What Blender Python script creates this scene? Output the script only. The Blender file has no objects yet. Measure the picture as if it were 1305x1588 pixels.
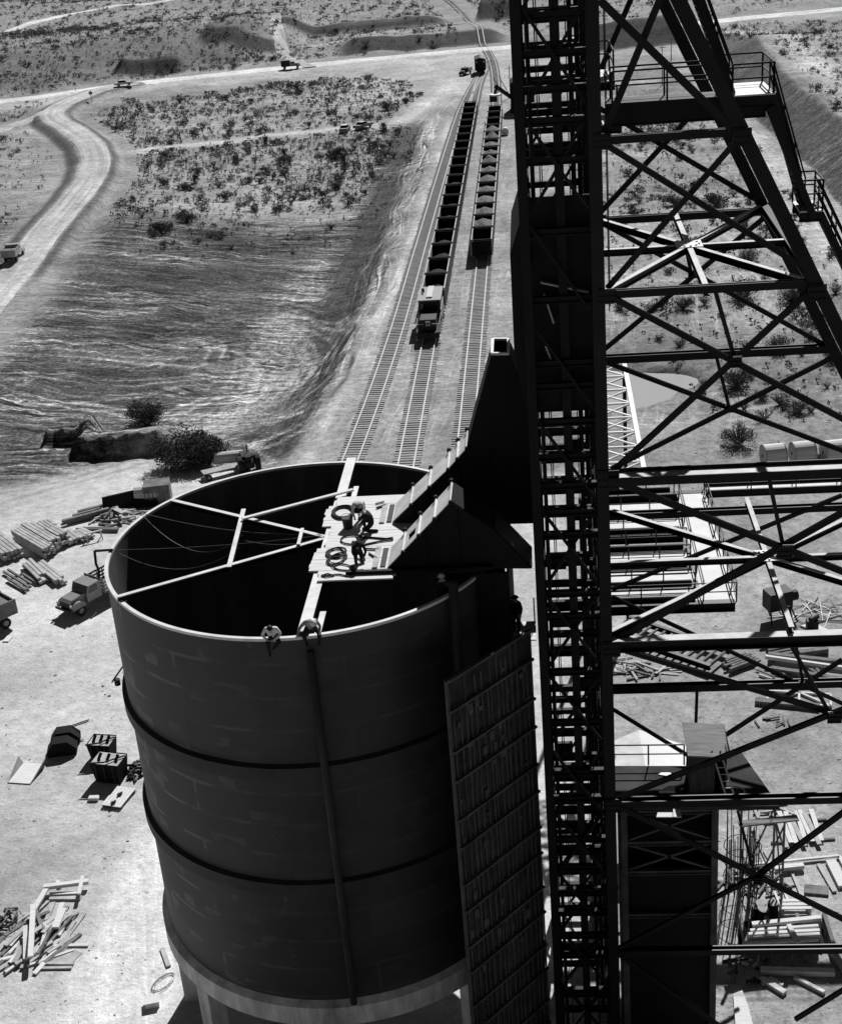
import bpy, math, random
import numpy as np
from mathutils import Vector, Matrix
R = math.radians
rnd = random.Random(7)
sc = bpy.context.scene
COL = sc.collection

# ------------------------------------------------------------------ camera, light
CH = 52.0                                   # camera height above the rails, metres
F_PX, TH, RO, YAW = 2198.5, R(24.674), R(4.712), R(5.636)
PW, PH = 1305.0, 1588.0
_F = np.array([-math.sin(YAW), math.cos(YAW), 0]); _R = np.array([math.cos(YAW), math.sin(YAW), 0]); _Z = np.array([0, 0, 1.0])
_fw = _F*math.cos(TH) - _Z*math.sin(TH); _dn = -_F*math.sin(TH) - _Z*math.cos(TH)
CX = math.cos(RO)*_R + math.sin(RO)*_dn; CY = -math.sin(RO)*_R + math.cos(RO)*_dn
cam_d = bpy.data.cameras.new('camera'); cam = bpy.data.objects.new('camera', cam_d); COL.objects.link(cam)
cam.matrix_world = Matrix(((CX[0], -CY[0], -_fw[0], 0), (CX[1], -CY[1], -_fw[1], 0), (CX[2], -CY[2], -_fw[2], CH), (0, 0, 0, 1)))
cam_d.sensor_fit = 'VERTICAL'; cam_d.sensor_height = 24.0; cam_d.lens = F_PX/PH*24.0
cam_d.clip_end = 20000; cam_d.clip_start = 0.5
sc.camera = cam

SUN_EL, SUN_AZ = R(42), R(13)               # azimuth to the right of the tracks (+Y)
world = bpy.data.worlds.new('World'); sc.world = world; world.use_nodes = True
wn = world.node_tree.nodes; wl = world.node_tree.links
bg = wn['Background']; sky = wn.new('ShaderNodeTexSky'); sky.sky_type = 'NISHITA'; sky.sun_disc = False
sky.sun_elevation = SUN_EL; sky.sun_rotation = SUN_AZ; sky.altitude = 1100
bw = wn.new('ShaderNodeSeparateColor')      # black-and-white film behind a red filter: the red of the sky only
wl.new(sky.outputs[0], bw.inputs[0]); wl.new(bw.outputs[0], bg.inputs[0]); sky.air_density = 0.6; sky.dust_density = 0.3; bg.inputs[1].default_value = 0.05
sun_d = bpy.data.lights.new('sun', 'SUN'); sun_d.energy = 4.6; sun_d.angle = R(0.53); sun_d.color = (1, 1, 1)
sun = bpy.data.objects.new('sun', sun_d); COL.objects.link(sun)
sun_dir = Vector((math.sin(SUN_AZ)*math.cos(SUN_EL), math.cos(SUN_AZ)*math.cos(SUN_EL), math.sin(SUN_EL)))
sun.rotation_euler = sun_dir.to_track_quat('Z', 'Y').to_euler(); sun.location = (60, 200, 150)
sc.view_settings.view_transform = 'Standard'; sc.view_settings.look = 'None'
sc.view_settings.exposure = 0.3; sc.view_settings.gamma = 1.0
sc.cycles.max_bounces = 4; sc.cycles.diffuse_bounces = 2; sc.cycles.glossy_bounces = 2

def ray(u, v):
    return _fw + (u-652.5)/F_PX*CX + (v-794)/F_PX*CY
C0 = np.array([0, 0, CH])
def onz(u, v, z=0.0):
    d = ray(u, v); return C0 + (z-CH)/d[2]*d
def ony(u, v, y):
    d = ray(u, v); return C0 + y/d[1]*d

# ------------------------------------------------------------------ helpers
def tag(o, label=None, cat=None, group=None, kind=None):
    if label: o['label'] = label
    if cat: o['category'] = cat
    if group: o['group'] = group
    if kind: o['kind'] = kind
    return o
def empty(name, loc, rz=0, label=None, cat=None, group=None):
    o = bpy.data.objects.new(name, None); COL.objects.link(o); o.location = Vector([float(c) for c in loc]); o.rotation_euler[2] = rz
    o.empty_display_size = 0.3
    return tag(o, label, cat, group)
def kids(o): return [c for c in bpy.data.objects if c.parent == o]
_childmap = {}
def copy_tree(o, parent=None):
    c = o.copy(); COL.objects.link(c); c.parent = parent
    for ch in _childmap.get(o.name, []): 
        _childmap.setdefault(c.name, []).append(copy_tree(ch, c))
    return c

class MB:
    def __init__(s): s.v = []; s.f = []; s.m = []
    def add(s, vs, fs, mi=0):
        b = len(s.v); s.v.extend([(float(a[0]), float(a[1]), float(a[2])) for a in vs])
        for f in fs: s.f.append([b+i for i in f]); s.m.append(mi)
        return s
    def box(s, c, size, rz=0, mi=0, tilt=None):
        x, y, z = [d/2 for d in size]; M = Matrix.Rotation(rz, 3, 'Z')
        if tilt is not None: M = M @ tilt
        vs = [Vector(c) + M @ Vector((sx*x, sy*y, sz*z)) for sz in (-1, 1) for sx, sy in ((-1, -1), (1, -1), (1, 1), (-1, 1))]
        return s.add(vs, [(3, 2, 1, 0), (4, 5, 6, 7), (0, 1, 5, 4), (1, 2, 6, 5), (2, 3, 7, 6), (3, 0, 4, 7)], mi)
    def b2(s, x0, x1, y0, y1, z0, z1, mi=0):
        return s.box(((x0+x1)/2, (y0+y1)/2, (z0+z1)/2), (abs(x1-x0), abs(y1-y0), abs(z1-z0)), 0, mi)
    def frame(s, p, q, up=(0, 0, 1)):
        p = Vector([float(c) for c in p]); q = Vector([float(c) for c in q]); d = (q-p).normalized(); u = Vector(up)
        if abs(d.dot(u)) > 0.98: u = Vector((0, 1, 0))
        r = d.cross(u).normalized(); u = r.cross(d).normalized(); return p, q, d, r, u
    def beam(s, p, q, w, h, up=(0, 0, 1), mi=0, off=(0, 0)):
        p, q, d, r, u = s.frame(p, q, up); o = r*off[0] + u*off[1]
        vs = [e + o + r*a*w/2 + u*b*h/2 for e in (p, q) for a, b in ((-1, -1), (1, -1), (1, 1), (-1, 1))]
        return s.add(vs, [(0, 1, 2, 3), (7, 6, 5, 4), (0, 4, 5, 1), (1, 5, 6, 2), (2, 6, 7, 3), (3, 7, 4, 0)], mi)
    def ibeam(s, p, q, w, h, t=0.05, up=(0, 0, 1)):       # flanges perpendicular to up
        s.beam(p, q, w, t, up, 0, (0, h/2-t/2)); s.beam(p, q, w, t, up, 0, (0, -h/2+t/2))
        return s.beam(p, q, t, h-2*t, up)
    def hbeam(s, p, q, w, h, t=0.05, up=(0, 0, 1)):       # flanges standing, web lying
        s.beam(p, q, t, h, up, 0, (w/2-t/2, 0)); s.beam(p, q, t, h, up, 0, (-w/2+t/2, 0))
        return s.beam(p, q, w-2*t, t, up)
    def topped(s, p, q, w, h, t=0.05):                  # I-beam with an added top plate coloured as a sun highlight (material 1)
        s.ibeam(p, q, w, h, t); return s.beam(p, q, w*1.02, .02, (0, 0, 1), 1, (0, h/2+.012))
    def trough(s, p, q, w, h, t=0.05):                  # flanges standing, web lying, coloured as a sun highlight (material 1)
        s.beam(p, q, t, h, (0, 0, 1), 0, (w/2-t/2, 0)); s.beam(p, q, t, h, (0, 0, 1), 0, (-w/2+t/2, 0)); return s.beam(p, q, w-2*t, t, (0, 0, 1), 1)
    def cyl(s, p, q, r, n=8, r2=None, cap=True, mi=0):
        p, q, d, rr, u = s.frame(p, q); r2 = r if r2 is None else r2
        vs = [e + (rr*math.cos(2*math.pi*i/n) + u*math.sin(2*math.pi*i/n))*k for e, k in ((p, r), (q, r2)) for i in range(n)]
        fs = [(i, (i+1) % n, n+(i+1) % n, n+i) for i in range(n)]
        if cap: fs += [tuple(range(n-1, -1, -1)), tuple(range(n, 2*n))]
        return s.add(vs, fs, mi)
    def tube(s, pts, r, n=6, mi=0):
        for a, b in zip(pts[:-1], pts[1:]): s.cyl(a, b, r, n, mi=mi)
        return s
    def prism(s, poly, ext, mi=0):                       # poly: list of 3D points, ext: extrusion vector
        n = len(poly); e = Vector(ext); P = [Vector([float(c) for c in p]) for p in poly]
        return s.add(P + [p+e for p in P], [tuple(range(n)), tuple(range(2*n-1, n-1, -1))] + [(i, n+i, n+(i+1) % n, (i+1) % n) for i in range(n)], mi)
    def build(s, name, mats, parent=None, origin=(0, 0, 0), smooth=False, fixn=True):
        me = bpy.data.meshes.new(name); o3 = Vector([float(c) for c in origin])
        me.from_pydata([tuple(Vector(v)-o3) for v in s.v], [], s.f)
        mats = mats if isinstance(mats, (list, tuple)) else [mats]
        for m in mats: me.materials.append(m)
        if len(mats) > 1: me.polygons.foreach_set('material_index', s.m)
        if smooth: me.polygons.foreach_set('use_smooth', [True]*len(me.polygons))
        if fixn:
            import bmesh
            bm = bmesh.new(); bm.from_mesh(me); bmesh.ops.recalc_face_normals(bm, faces=bm.faces); bm.to_mesh(me); bm.free()
        o = bpy.data.objects.new(name, me); COL.objects.link(o)
        if parent is not None:
            o.parent = parent; _childmap.setdefault(parent.name, []).append(o)
        else: o.location = o3
        return o

# ------------------------------------------------------------------ materials (all grey: black-and-white film)
def mat(name, col, rough=0.8, spec=0.3, noise=0.25, nscale=3.0, bump=0.0, detail=6, stretch=None, metallic=0.0):
    m = bpy.data.materials.new(name); m.use_nodes = True; nt = m.node_tree; n = nt.nodes; l = nt.links
    b = n['Principled BSDF']; b.inputs['Roughness'].default_value = rough; b.inputs['Specular IOR Level'].default_value = spec
    b.inputs['Metallic'].default_value = metallic
    tc = n.new('ShaderNodeTexCoord'); mp = n.new('ShaderNodeMapping'); l.new(tc.outputs['Object'], mp.inputs[0])
    if stretch: mp.inputs['Scale'].default_value = stretch
    nz = n.new('ShaderNodeTexNoise'); nz.inputs['Scale'].default_value = nscale; nz.inputs['Detail'].default_value = detail
    nz.inputs['Roughness'].default_value = 0.65
    l.new(mp.outputs[0], nz.inputs['Vector'])
    mr = n.new('ShaderNodeMapRange'); mr.inputs['From Min'].default_value = 0.3; mr.inputs['From Max'].default_value = 0.7
    mr.inputs['To Min'].default_value = col*(1-noise); mr.inputs['To Max'].default_value = col*(1+noise)
    l.new(nz.outputs['Fac'], mr.inputs['Value']); l.new(mr.outputs[0], b.inputs['Base Color'])
    if bump:
        bp = n.new('ShaderNodeBump'); bp.inputs['Strength'].default_value = bump; bp.inputs['Distance'].default_value = 0.05
        l.new(nz.outputs['Fac'], bp.inputs['Height']); l.new(bp.outputs[0], b.inputs['Normal'])
    return m
M = {}
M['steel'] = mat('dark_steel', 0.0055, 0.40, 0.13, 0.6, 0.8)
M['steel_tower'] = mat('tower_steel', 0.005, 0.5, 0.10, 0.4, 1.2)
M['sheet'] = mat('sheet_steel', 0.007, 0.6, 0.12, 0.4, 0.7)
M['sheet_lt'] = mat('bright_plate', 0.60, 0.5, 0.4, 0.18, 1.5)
M['deckplate'] = mat('deck_plate', 0.5, 0.6, 0.4, 0.15, 1.0)
M['plank'] = mat('plank_wood', 0.62, 0.8, 0.2, 0.14, 1.5, 0.2, stretch=(1, 8, 8))
M['highlight_pale'] = mat('painted_highlight_pale', 0.42, 0.6, 0.3, 0.3, 1.2)  # pale tone painting sun highlights on beam tops; also the shed roof
M['timber'] = mat('sawn_timber', 0.4, 0.85, 0.2, 0.3, 1.2, 0.3)
M['timber2'] = mat('greyed_timber', 0.34, 0.85, 0.2, 0.35, 1.4, 0.3)
M['timber_dk'] = mat('weathered_timber', 0.16, 0.9, 0.15, 0.45, 1.4, 0.3)
M['form'] = mat('form_boards', 0.035, 0.85, 0.15, 0.6, 0.8)
M['formstud'] = mat('form_studs', 0.075, 0.85, 0.15, 0.45, 1.0)
M['concrete'] = mat('concrete', 0.5, 0.9, 0.15, 0.5, 1.2, 0.1, stretch=(1, 1, 0.25))
M['rail'] = mat('rail_steel', 0.52, 0.35, 0.8, 0.15, 2.0)
M['tie'] = mat('rail_tie', 0.3, 0.9, 0.1, 0.25, 1.5)
M['rope'] = mat('dark_rope', 0.03, 0.8, 0.2)
M['rubber'] = mat('rubber', 0.018, 0.8, 0.2)
M['paint_lt'] = mat('pale_paint', 0.5, 0.4, 0.5, 0.1, 2.0)
M['paint_md'] = mat('grey_paint', 0.2, 0.45, 0.5, 0.15, 2.0)
M['paint_dk'] = mat('dark_paint', 0.02, 0.6, 0.2, 0.2, 2.0)
M['glass'] = mat('dark_glass', 0.01, 0.08, 0.6, 0.0)
M['carside'] = mat('car_side_steel', 0.32, 0.6, 0.3, 0.3, 0.8)
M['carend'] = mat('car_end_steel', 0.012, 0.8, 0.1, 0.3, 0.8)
M['ore_dk'] = mat('dark_ore', 0.035, 0.95, 0.1, 0.5, 3.0, 0.8)
M['ore_lt'] = mat('loaded_ore', 0.17, 0.95, 0.1, 0.4, 4.0, 0.8)
M['skin'] = mat('skin', 0.32, 0.6, 0.3, 0.05)
M['shirt_lt'] = mat('pale_cloth', 0.6, 0.9, 0.1, 0.12, 6.0)
M['shirt_md'] = mat('grey_cloth', 0.22, 0.9, 0.1, 0.12, 6.0)
M['cloth_dk'] = mat('dark_cloth', 0.022, 0.9, 0.1, 0.2, 6.0)
M['hair'] = mat('dark_hair', 0.012, 0.7, 0.2, 0.2, 20)
M['hat'] = mat('hard_hat', 0.6, 0.4, 0.4, 0.05)
M['leaf'] = mat('scrub_leaves', 0.13, 0.9, 0.1, 0.45, 1.2)
M['leaf_dk'] = mat('dark_scrub_leaves', 0.075, 0.9, 0.1, 0.45, 1.2)
M['twig'] = mat('grey_twigs', 0.17, 0.9, 0.1, 0.3, 3.0)
M['stem'] = mat('dry_stems', 0.06, 0.9, 0.1, 0.3, 3.0)
M['pipe'] = mat('painted_pipe', 0.03, 0.6, 0.2, 0.3, 1.0)
M['rock'] = mat('broken_rock', 0.33, 0.95, 0.1, 0.35, 2.0, 0.4)

# ------------------------------------------------------------------ terrain
def sm(t): t = np.clip(t, 0, 1); return t*t*(3-2*t)
def vnoise(x, y, seed=0):
    xi = np.floor(x); yi = np.floor(y); fx = sm(x-xi); fy = sm(y-yi)
    def hsh(a, b):
        n = np.sin(a*127.1+b*311.7+seed*74.7)*43758.5453
        return n-np.floor(n)
    return (hsh(xi, yi)*(1-fx)+hsh(xi+1, yi)*fx)*(1-fy)+(hsh(xi, yi+1)*(1-fx)+hsh(xi+1, yi+1)*fx)*fy
def fbm(x, y, seed=0, oct=4):
    s = 0; a = 0.5
    for i in range(oct):
        s = s + a*(vnoise(x, y, seed+i)-0.5)*2; x = x*2.03+17.3; y = y*2.03+9.1; a *= 0.5
    return s
def g2(pts): return [tuple(onz(*p)[:2]) for p in pts]
def seg_dist(x, y, pts):
    best = np.full(np.shape(x), 1e9); along = np.zeros(np.shape(x)); side = np.zeros(np.shape(x)); acc = 0
    for (ax, ay), (bx, by) in zip(pts[:-1], pts[1:]):
        dx, dy = bx-ax, by-ay; L2 = dx*dx+dy*dy; L = math.sqrt(L2)
        t = np.clip(((x-ax)*dx+(y-ay)*dy)/L2, 0, 1); d = np.hypot(x-ax-t*dx, y-ay-t*dy)
        k = d < best; best = np.where(k, d, best); along = np.where(k, acc+t*L, along); side = np.where(k, np.sign((x-ax)*dy-(y-ay)*dx), side); acc += L
    return best, along, side           # side > 0: right of the direction of travel
ROAD = g2([(-60, 520), (0, 450), (30, 418), (80, 360), (120, 315), (143, 282), (150, 255), (141, 230), (112, 206), (88, 192), (82, 181), (100, 166), (150, 146), (200, 136)])
HWY = g2([(-600, 205), (-200, 178), (0, 158), (100, 145), (200, 131), (330, 117), (450, 104), (600, 90), (740, 77), (800, 72), (950, 53), (1100, 34), (1305, 14), (1600, -14)])
SIDE = g2([(-40, 215), (0, 203), (40, 188), (75, 178)])
DIRT = g2([(-80, 800), (0, 770), (120, 735), (250, 690), (345, 640), (395, 580), (422, 520), (448, 450), (490, 385)])
TRK = g2([(230, 235), (400, 212), (520, 200), (620, 190), (680, 150), (715, 120)])
TOE = g2([(1105, 66), (1125, 110), (1165, 178), (1215, 225), (1262, 262), (1305, 322), (1400, 420)])
FARR = g2([(0, 60), (110, 35), (300, 8), (420, -12)])
CREST_Y = [60, 100, 128, 155, 178, 207, 242, 297, 340, 380]
CREST_X = [-29, -27, -23.5, -21.3, -20.2, -19.4, -19.0, -18.6, -18.2, -18]
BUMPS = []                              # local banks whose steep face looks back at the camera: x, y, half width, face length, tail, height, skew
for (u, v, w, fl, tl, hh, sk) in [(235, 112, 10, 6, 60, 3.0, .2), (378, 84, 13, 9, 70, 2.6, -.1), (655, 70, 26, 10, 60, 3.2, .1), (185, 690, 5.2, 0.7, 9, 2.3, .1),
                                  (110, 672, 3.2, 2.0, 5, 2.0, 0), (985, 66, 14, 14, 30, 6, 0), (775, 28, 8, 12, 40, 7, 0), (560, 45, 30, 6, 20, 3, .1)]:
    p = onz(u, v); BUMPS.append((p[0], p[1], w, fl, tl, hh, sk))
def H(x, y):
    x = np.asarray(x, float); y = np.asarray(y, float); h = np.zeros(np.broadcast(x, y).shape)
    cr = np.interp(y, CREST_Y, CREST_X)
    dep = 3.0*sm((y-108)/62)*(1-sm((y-232)/105)); rec = 1-sm((-x-40)/38)
    h = h - dep*sm((cr-x)/8.5)*rec
    hd, ha, hs = seg_dist(x, y, HWY); rd, ra, rs = seg_dist(x, y, ROAD); sd, _, _ = seg_dist(x, y, SIDE)
    trkmask = sm((np.abs(x+13)-12)/25) if True else 1
    trkmask = np.where(y < 640, trkmask, 1)
    hm = sm((hd-7)/22)
    amp = 2.5*sm((y-330)/150)+9*sm((y-520)/400)
    h = h + amp*fbm(x/95, y/95, 3, 3)*trkmask*hm
    # hillside beyond the highway on the left
    yh = np.interp(x, [p[0] for p in HWY], [p[1] for p in HWY])
    h = h + 8*sm((y-yh-9)/55)*sm((-x-72)/22)*(1-0.6*sm((y-yh-80)/120))
    # raised bench on the right
    td, ta, ts = seg_dist(x, y, TOE)
    up = np.where(ts < 0, np.clip(td*0.62, 0, 5.2), 0)
    h = h + up*sm((x-28)/6)*sm((420-y)/50)
    for (bx, by, w, fl, tl, hh, sk) in BUMPS:
        yy = y-by-sk*(x-bx)
        h = h + hh*np.clip((yy+fl)/fl, 0, 1)*(1-sm(yy/tl))*(1-sm((np.abs(x-bx)-w*0.75)/(w*0.35)))
    # haul road on its fill
    h = h + 1.0*(1-sm((rd-3.8)/2.2))*sm((ra-20)/40)*(1-sm((ra-250)/50))
    # pond hollow
    h = h - 1.7*np.exp(-(((x-6)/6.5)**2+((y-143)/6.2)**2)**2) - 1.3*np.exp(-(((x-13)/3.4)**2+((y-144.6)/2.6)**2)**2)
    # drainage ripple and roughness away from made ground
    rough = sm((rd-6)/3)*sm((hd-6)/4)*sm((np.abs(x+13)-9.5)/3)
    flat = sm((y-118)/20)
    h = h + rough*flat*(0.7*fbm(x/14, y/14, 11, 3)+0.22*fbm(x/2.6, y/2.6, 21, 3)+sm((y-300)/100)*0.8*fbm(x/9, y/22, 25, 3))
    h = h + (1-flat)*0.06*fbm(x/3, y/3, 31, 3)*sm((np.abs(x+10)-8)/3)
    # scraper ruts in the basin
    bas = basin_mask(x, y); f1, f2 = basin_flow(x, y)
    h = h + bas*(0.07*fbm(f1/1.2, f2/16, 41, 3) + 0.30*fbm(x/6+y/11, y/5, 55, 4) + 0.26*fbm(x/1.7, y/1.5, 57, 2))
    return h
def basin_mask(x, y):
    cr = np.interp(y, CREST_Y, CREST_X); rd = np.abs(np.interp(y, [p[1] for p in ROAD][:8], [p[0] for p in ROAD][:8])-x)
    return sm((cr-1-x)/3)*sm((y-np.interp(x, [-80, -52, -45.6, -38.8, -33.8, -30], [121, 122, 126.5, 133, 141, 126]))/5)*(1-sm((y-222-0.1*(-x))/22))*sm((rd-6)/6)*sm((x+110)/20)
def basin_flow(x, y):
    w1 = 13*fbm(x/52, y/46, 61, 3); w2 = 10*fbm(x/60, y/40, 71, 2)
    s_ = y+0.10*x+w1; a_ = x-0.1*y+w2
    cr = np.interp(y, CREST_Y, CREST_X); k = sm((x-cr+10.5)/4)          # embankment face: streaks run along the tracks
    return s_*(1-k)+((x-cr)*0.8+2*fbm(x/8, y/20, 75, 2))*k, a_*(1-k)+y*k
def Gp(u, v):                           # pixel ray to the terrain
    d = ray(u, v); t = (0-CH)/d[2]; p = C0+t*d
    for i in range(25):
        z = float(H(p[0], p[1])); t = (z-CH)/d[2]*0.6+t*0.4; p = C0+t*d
    p[2] = float(H(p[0], p[1])); return p

rs = np.concatenate([np.linspace(6, 40, 14), np.exp(np.linspace(math.log(41), math.log(150), 300)), np.exp(np.linspace(math.log(150.5), math.log(460), 330)), np.exp(np.linspace(math.log(464), math.log(1200), 150)), np.exp(np.linspace(math.log(1230), math.log(9000), 30))])
az = np.concatenate([np.linspace(-180, -48, 34), np.linspace(-46, -32, 28), np.linspace(-31.5, 21, 620), np.linspace(21.6, 38, 30), np.linspace(40, 180, 36)])
rr, aa = np.meshgrid(rs, np.radians(az), indexing='ij')
X = rr*np.sin(aa); Y = rr*np.cos(aa); Zh = H(X, Y)
nr, na = X.shape
me = bpy.data.meshes.new('ground')
vco = np.stack([X, Y, Zh], -1).reshape(-1, 3)
ii = (np.arange(nr-1)[:, None]*na+np.arange(na-1)[None]).ravel()
quads = np.stack([ii, ii+1, ii+na+1, ii+na], -1)
me.vertices.add(len(vco)); me.vertices.foreach_set('co', vco.ravel())
me.loops.add(quads.size); me.loops.foreach_set('vertex_index', quads.ravel().astype(np.int32))
me.polygons.add(len(quads)); me.polygons.foreach_set('loop_start', np.arange(0, quads.size, 4, dtype=np.int32)); me.polygons.foreach_set('loop_total', np.full(len(quads), 4, np.int32))
me.polygons.foreach_set('use_smooth', np.ones(len(quads), bool))
me.update(); me.validate()
# soil tones by place (pale yard, dark stripped basin, desert pavement...) plus painted slope shade
bas = basin_mask(X, Y); f1, f2 = basin_flow(X, Y); cr = np.interp(Y, CREST_Y, CREST_X)
yh = np.interp(X, [p[0] for p in HWY], [p[1] for p in HWY])
alb = np.full(X.shape, 0.275)
alb += 0.13*fbm(X/30, Y/30, 81, 3) + 0.09*fbm(X/9, Y/6, 83, 3)
def mixto(a, v, k): return a*(1-k)+v*k
alb = mixto(alb, 0.27, sm((Y-yh-6)/14)); alb = mixto(alb, 0.19, sm((Y-yh-9)/14)*sm((-X-72)/22)*(1-sm((Y-yh-66)/30)))
alb = mixto(alb, 0.088+0.07*fbm(X/16, Y/9, 85, 3), bas)
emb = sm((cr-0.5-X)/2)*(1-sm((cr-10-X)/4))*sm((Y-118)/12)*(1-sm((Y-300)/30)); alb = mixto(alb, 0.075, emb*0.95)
yedge = np.interp(X, [-80, -52, -45.6, -38.8, -33.8, -30, -24], [118, 118.5, 122.5, 127, 130, 122, 117]); yard = (1-sm((Y-yedge)/5)); alb = mixto(alb, 0.52+0.17*fbm(X/14, Y/14, 91, 4), yard)
alb = mixto(alb, 0.33+0.12*fbm(X/5, Y/5, 94, 3), yard*np.exp(-(((X+33)/8.5)**2+((Y-64)/9)**2))*0.9); yr = sm((X+1)/4)*yard; alb = mixto(alb, 0.33+0.14*fbm(X/7, Y/7, 95, 3), yr)
bench = (1-sm((np.abs(X+13)-9)/3))*sm((Y-110)/10)*(1-sm((Y-420)/20)); alb = mixto(alb, 0.30+0.05*fbm(X/2.2, Y/30, 97, 2), bench)
crest = np.exp(-((X-cr-0.6)/0.9)**2)*sm((Y-118)/10)*(1-sm((Y-300)/30)); alb = mixto(alb, 0.55, crest*(0.5+0.5*fbm(X/2, Y/5, 99, 2)))
plaza = sm((Y-330)/30)*(1-sm((Y-yh+4)/6))*sm((X+62)/25)*(1-sm((X-6)/14)); alb = mixto(alb, 0.42, plaza*0.8)
shoulder = np.exp(-((Y-yh+11)/9)**2)*(X < 20); alb = mixto(alb, 0.48, shoulder*0.8)
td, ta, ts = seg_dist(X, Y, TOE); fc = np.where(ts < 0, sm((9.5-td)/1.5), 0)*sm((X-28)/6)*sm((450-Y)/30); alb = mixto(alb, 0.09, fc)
tshelf = np.where(ts > 0, np.exp(-((td-5)/4)**2), 0)*sm((X-28)/6); alb = mixto(alb, 0.5, tshelf*0.8)
bench2 = np.where(ts < 0, np.exp(-((td-16)/4)**2), 0)*sm((X-28)/6); alb = mixto(alb, 0.5, bench2*0.8)
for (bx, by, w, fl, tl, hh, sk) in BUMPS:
    yy = Y-by-sk*(X-bx); k = np.clip((yy+fl+1)/1, 0, 1)*(1-sm((yy+0.5)/1.5))*(1-sm((np.abs(X-bx)-w*0.8)/(w*0.3))); alb = mixto(alb, 0.06, k*0.95)  # steep bank faces darkened in the soil colour as painted shade
pd = np.exp(-(((X-8)/8)**2+((Y-143)/7.5)**2)**2); alb = mixto(alb, 0.2, pd*0.5)
dd = seg_dist(X, Y, DIRT)[0]; wob = 1.4*fbm(X/7, Y/7, 111, 2); alb = mixto(alb, 0.40+0.1*np.sin((dd+wob)*4), np.exp(-((dd+wob)/3.2)**2)*0.85*(1-0.5*sm((Y-146)/22)))
dt = seg_dist(X, Y, TRK)[0]; alb = mixto(alb, 0.52, np.exp(-((dt+wob)/3.2)**2)*0.8)
swirl = np.exp(-(((X+34)/7)**2+((Y-158)/10)**2)); alb = mixto(alb, 0.28, swirl*0.35)
rdd, raa, rss = seg_dist(X, Y, ROAD); alb = mixto(alb, 0.10, sm((rdd-3.1)/0.5)*(1-sm((rdd-np.where(rss < 0, 5.6, 4.0))/1.2))*sm((raa-15)/20)*(1-sm((raa-235)/30))*0.9)  # haul road flanks darkened to paint the shade of the fill slopes
# tyre marks: pairs of pale ruts curving over the stripped basin
sel = (bas > 0.3) | ((np.abs(X+40) < 45) & (Y > 124) & (Y < 175)); sel &= (X > -112) & (X < -18)
xs, ys = X[sel], Y[sel]; a_ = alb[sel]; rg0 = random.Random(17)
def marks(pts, gap, w, val, k):
    d, _, _ = seg_dist(xs, ys, pts); return np.exp(-((d-gap/2)/w)**2)*k*np.clip(0.65+fbm(xs/4, ys/4, 119, 2), 0, 1), val
specs = []
for i in range(24):                       # arcs turning round the right end of the basin
    c0 = rg0.uniform(-48, -36), rg0.uniform(150, 168); r0 = rg0.uniform(5, 17); a0 = rg0.uniform(-1.2, .2); a1 = a0+rg0.uniform(1.0, 2.2)
    specs.append([(c0[0]+r0*1.1*math.cos(a), c0[1]+r0*1.7*math.sin(a)) for a in np.linspace(a0, a1, 9)])
for i in range(26):                       # long sweeps
    x0, y0 = rg0.uniform(-95, -50), rg0.uniform(132, 222); h0 = rg0.gauss(0.05, .22); L0 = rg0.uniform(18, 50); cv = rg0.gauss(0, .012); p_ = [(x0, y0)]
    for q in range(9): h0 += cv*L0/9; p_.append((p_[-1][0]+math.cos(h0)*L0/9, p_[-1][1]+math.sin(h0)*L0/9))
    specs.append(p_)
for i, p_ in enumerate(specs):
    kk, vv = marks(p_, 2.0, 0.30, 0, rg0.uniform(.5, .95)); val = 0.40 if i % 4 else 0.03; a_ = a_*(1-kk)+val*kk
alb[sel] = a_
alb = np.clip(alb, 0.04, 0.72)
stk = np.clip(bas+emb*0.8+0.22*(1-yard)*sm((Y-124)/10)*(1-sm((Y-340)/60))+fc*0.5, 0, 1)
wheel = (1-sm((np.abs(X+22.6-0.05*(Y-60)+0.7*fbm(X/3, Y/9, 93, 2))-1.8)/2.2))*yard*(1-sm((Y-64)/14))
stk = np.clip(stk+0.12*wheel, 0, 1); alb = mixto(alb, 0.7, wheel*0.9)
rough_k = sm((X+1)/4)*yard
g1 = np.where(fc > 0.3, ta*0.9+td*0.5, np.where(yard > 0.5, X+0.25*Y, f1)); g2v = np.where(fc > 0.3, td*2, np.where(yard > 0.5, Y, f2))
flow = np.stack([g1, g2v, np.zeros_like(g1)], -1); soft = yard*(1-0.6*sm((X+1)/4))
for nm, arr, ty in (('alb', alb, 'FLOAT'), ('stk', stk, 'FLOAT'), ('soft', soft, 'FLOAT')):
    at = me.attributes.new(nm, ty, 'POINT'); at.data.foreach_set('value', arr.ravel().astype(np.float32))
at = me.attributes.new('flow', 'FLOAT_VECTOR', 'POINT'); at.data.foreach_set('vector', flow.ravel().astype(np.float32))

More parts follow.
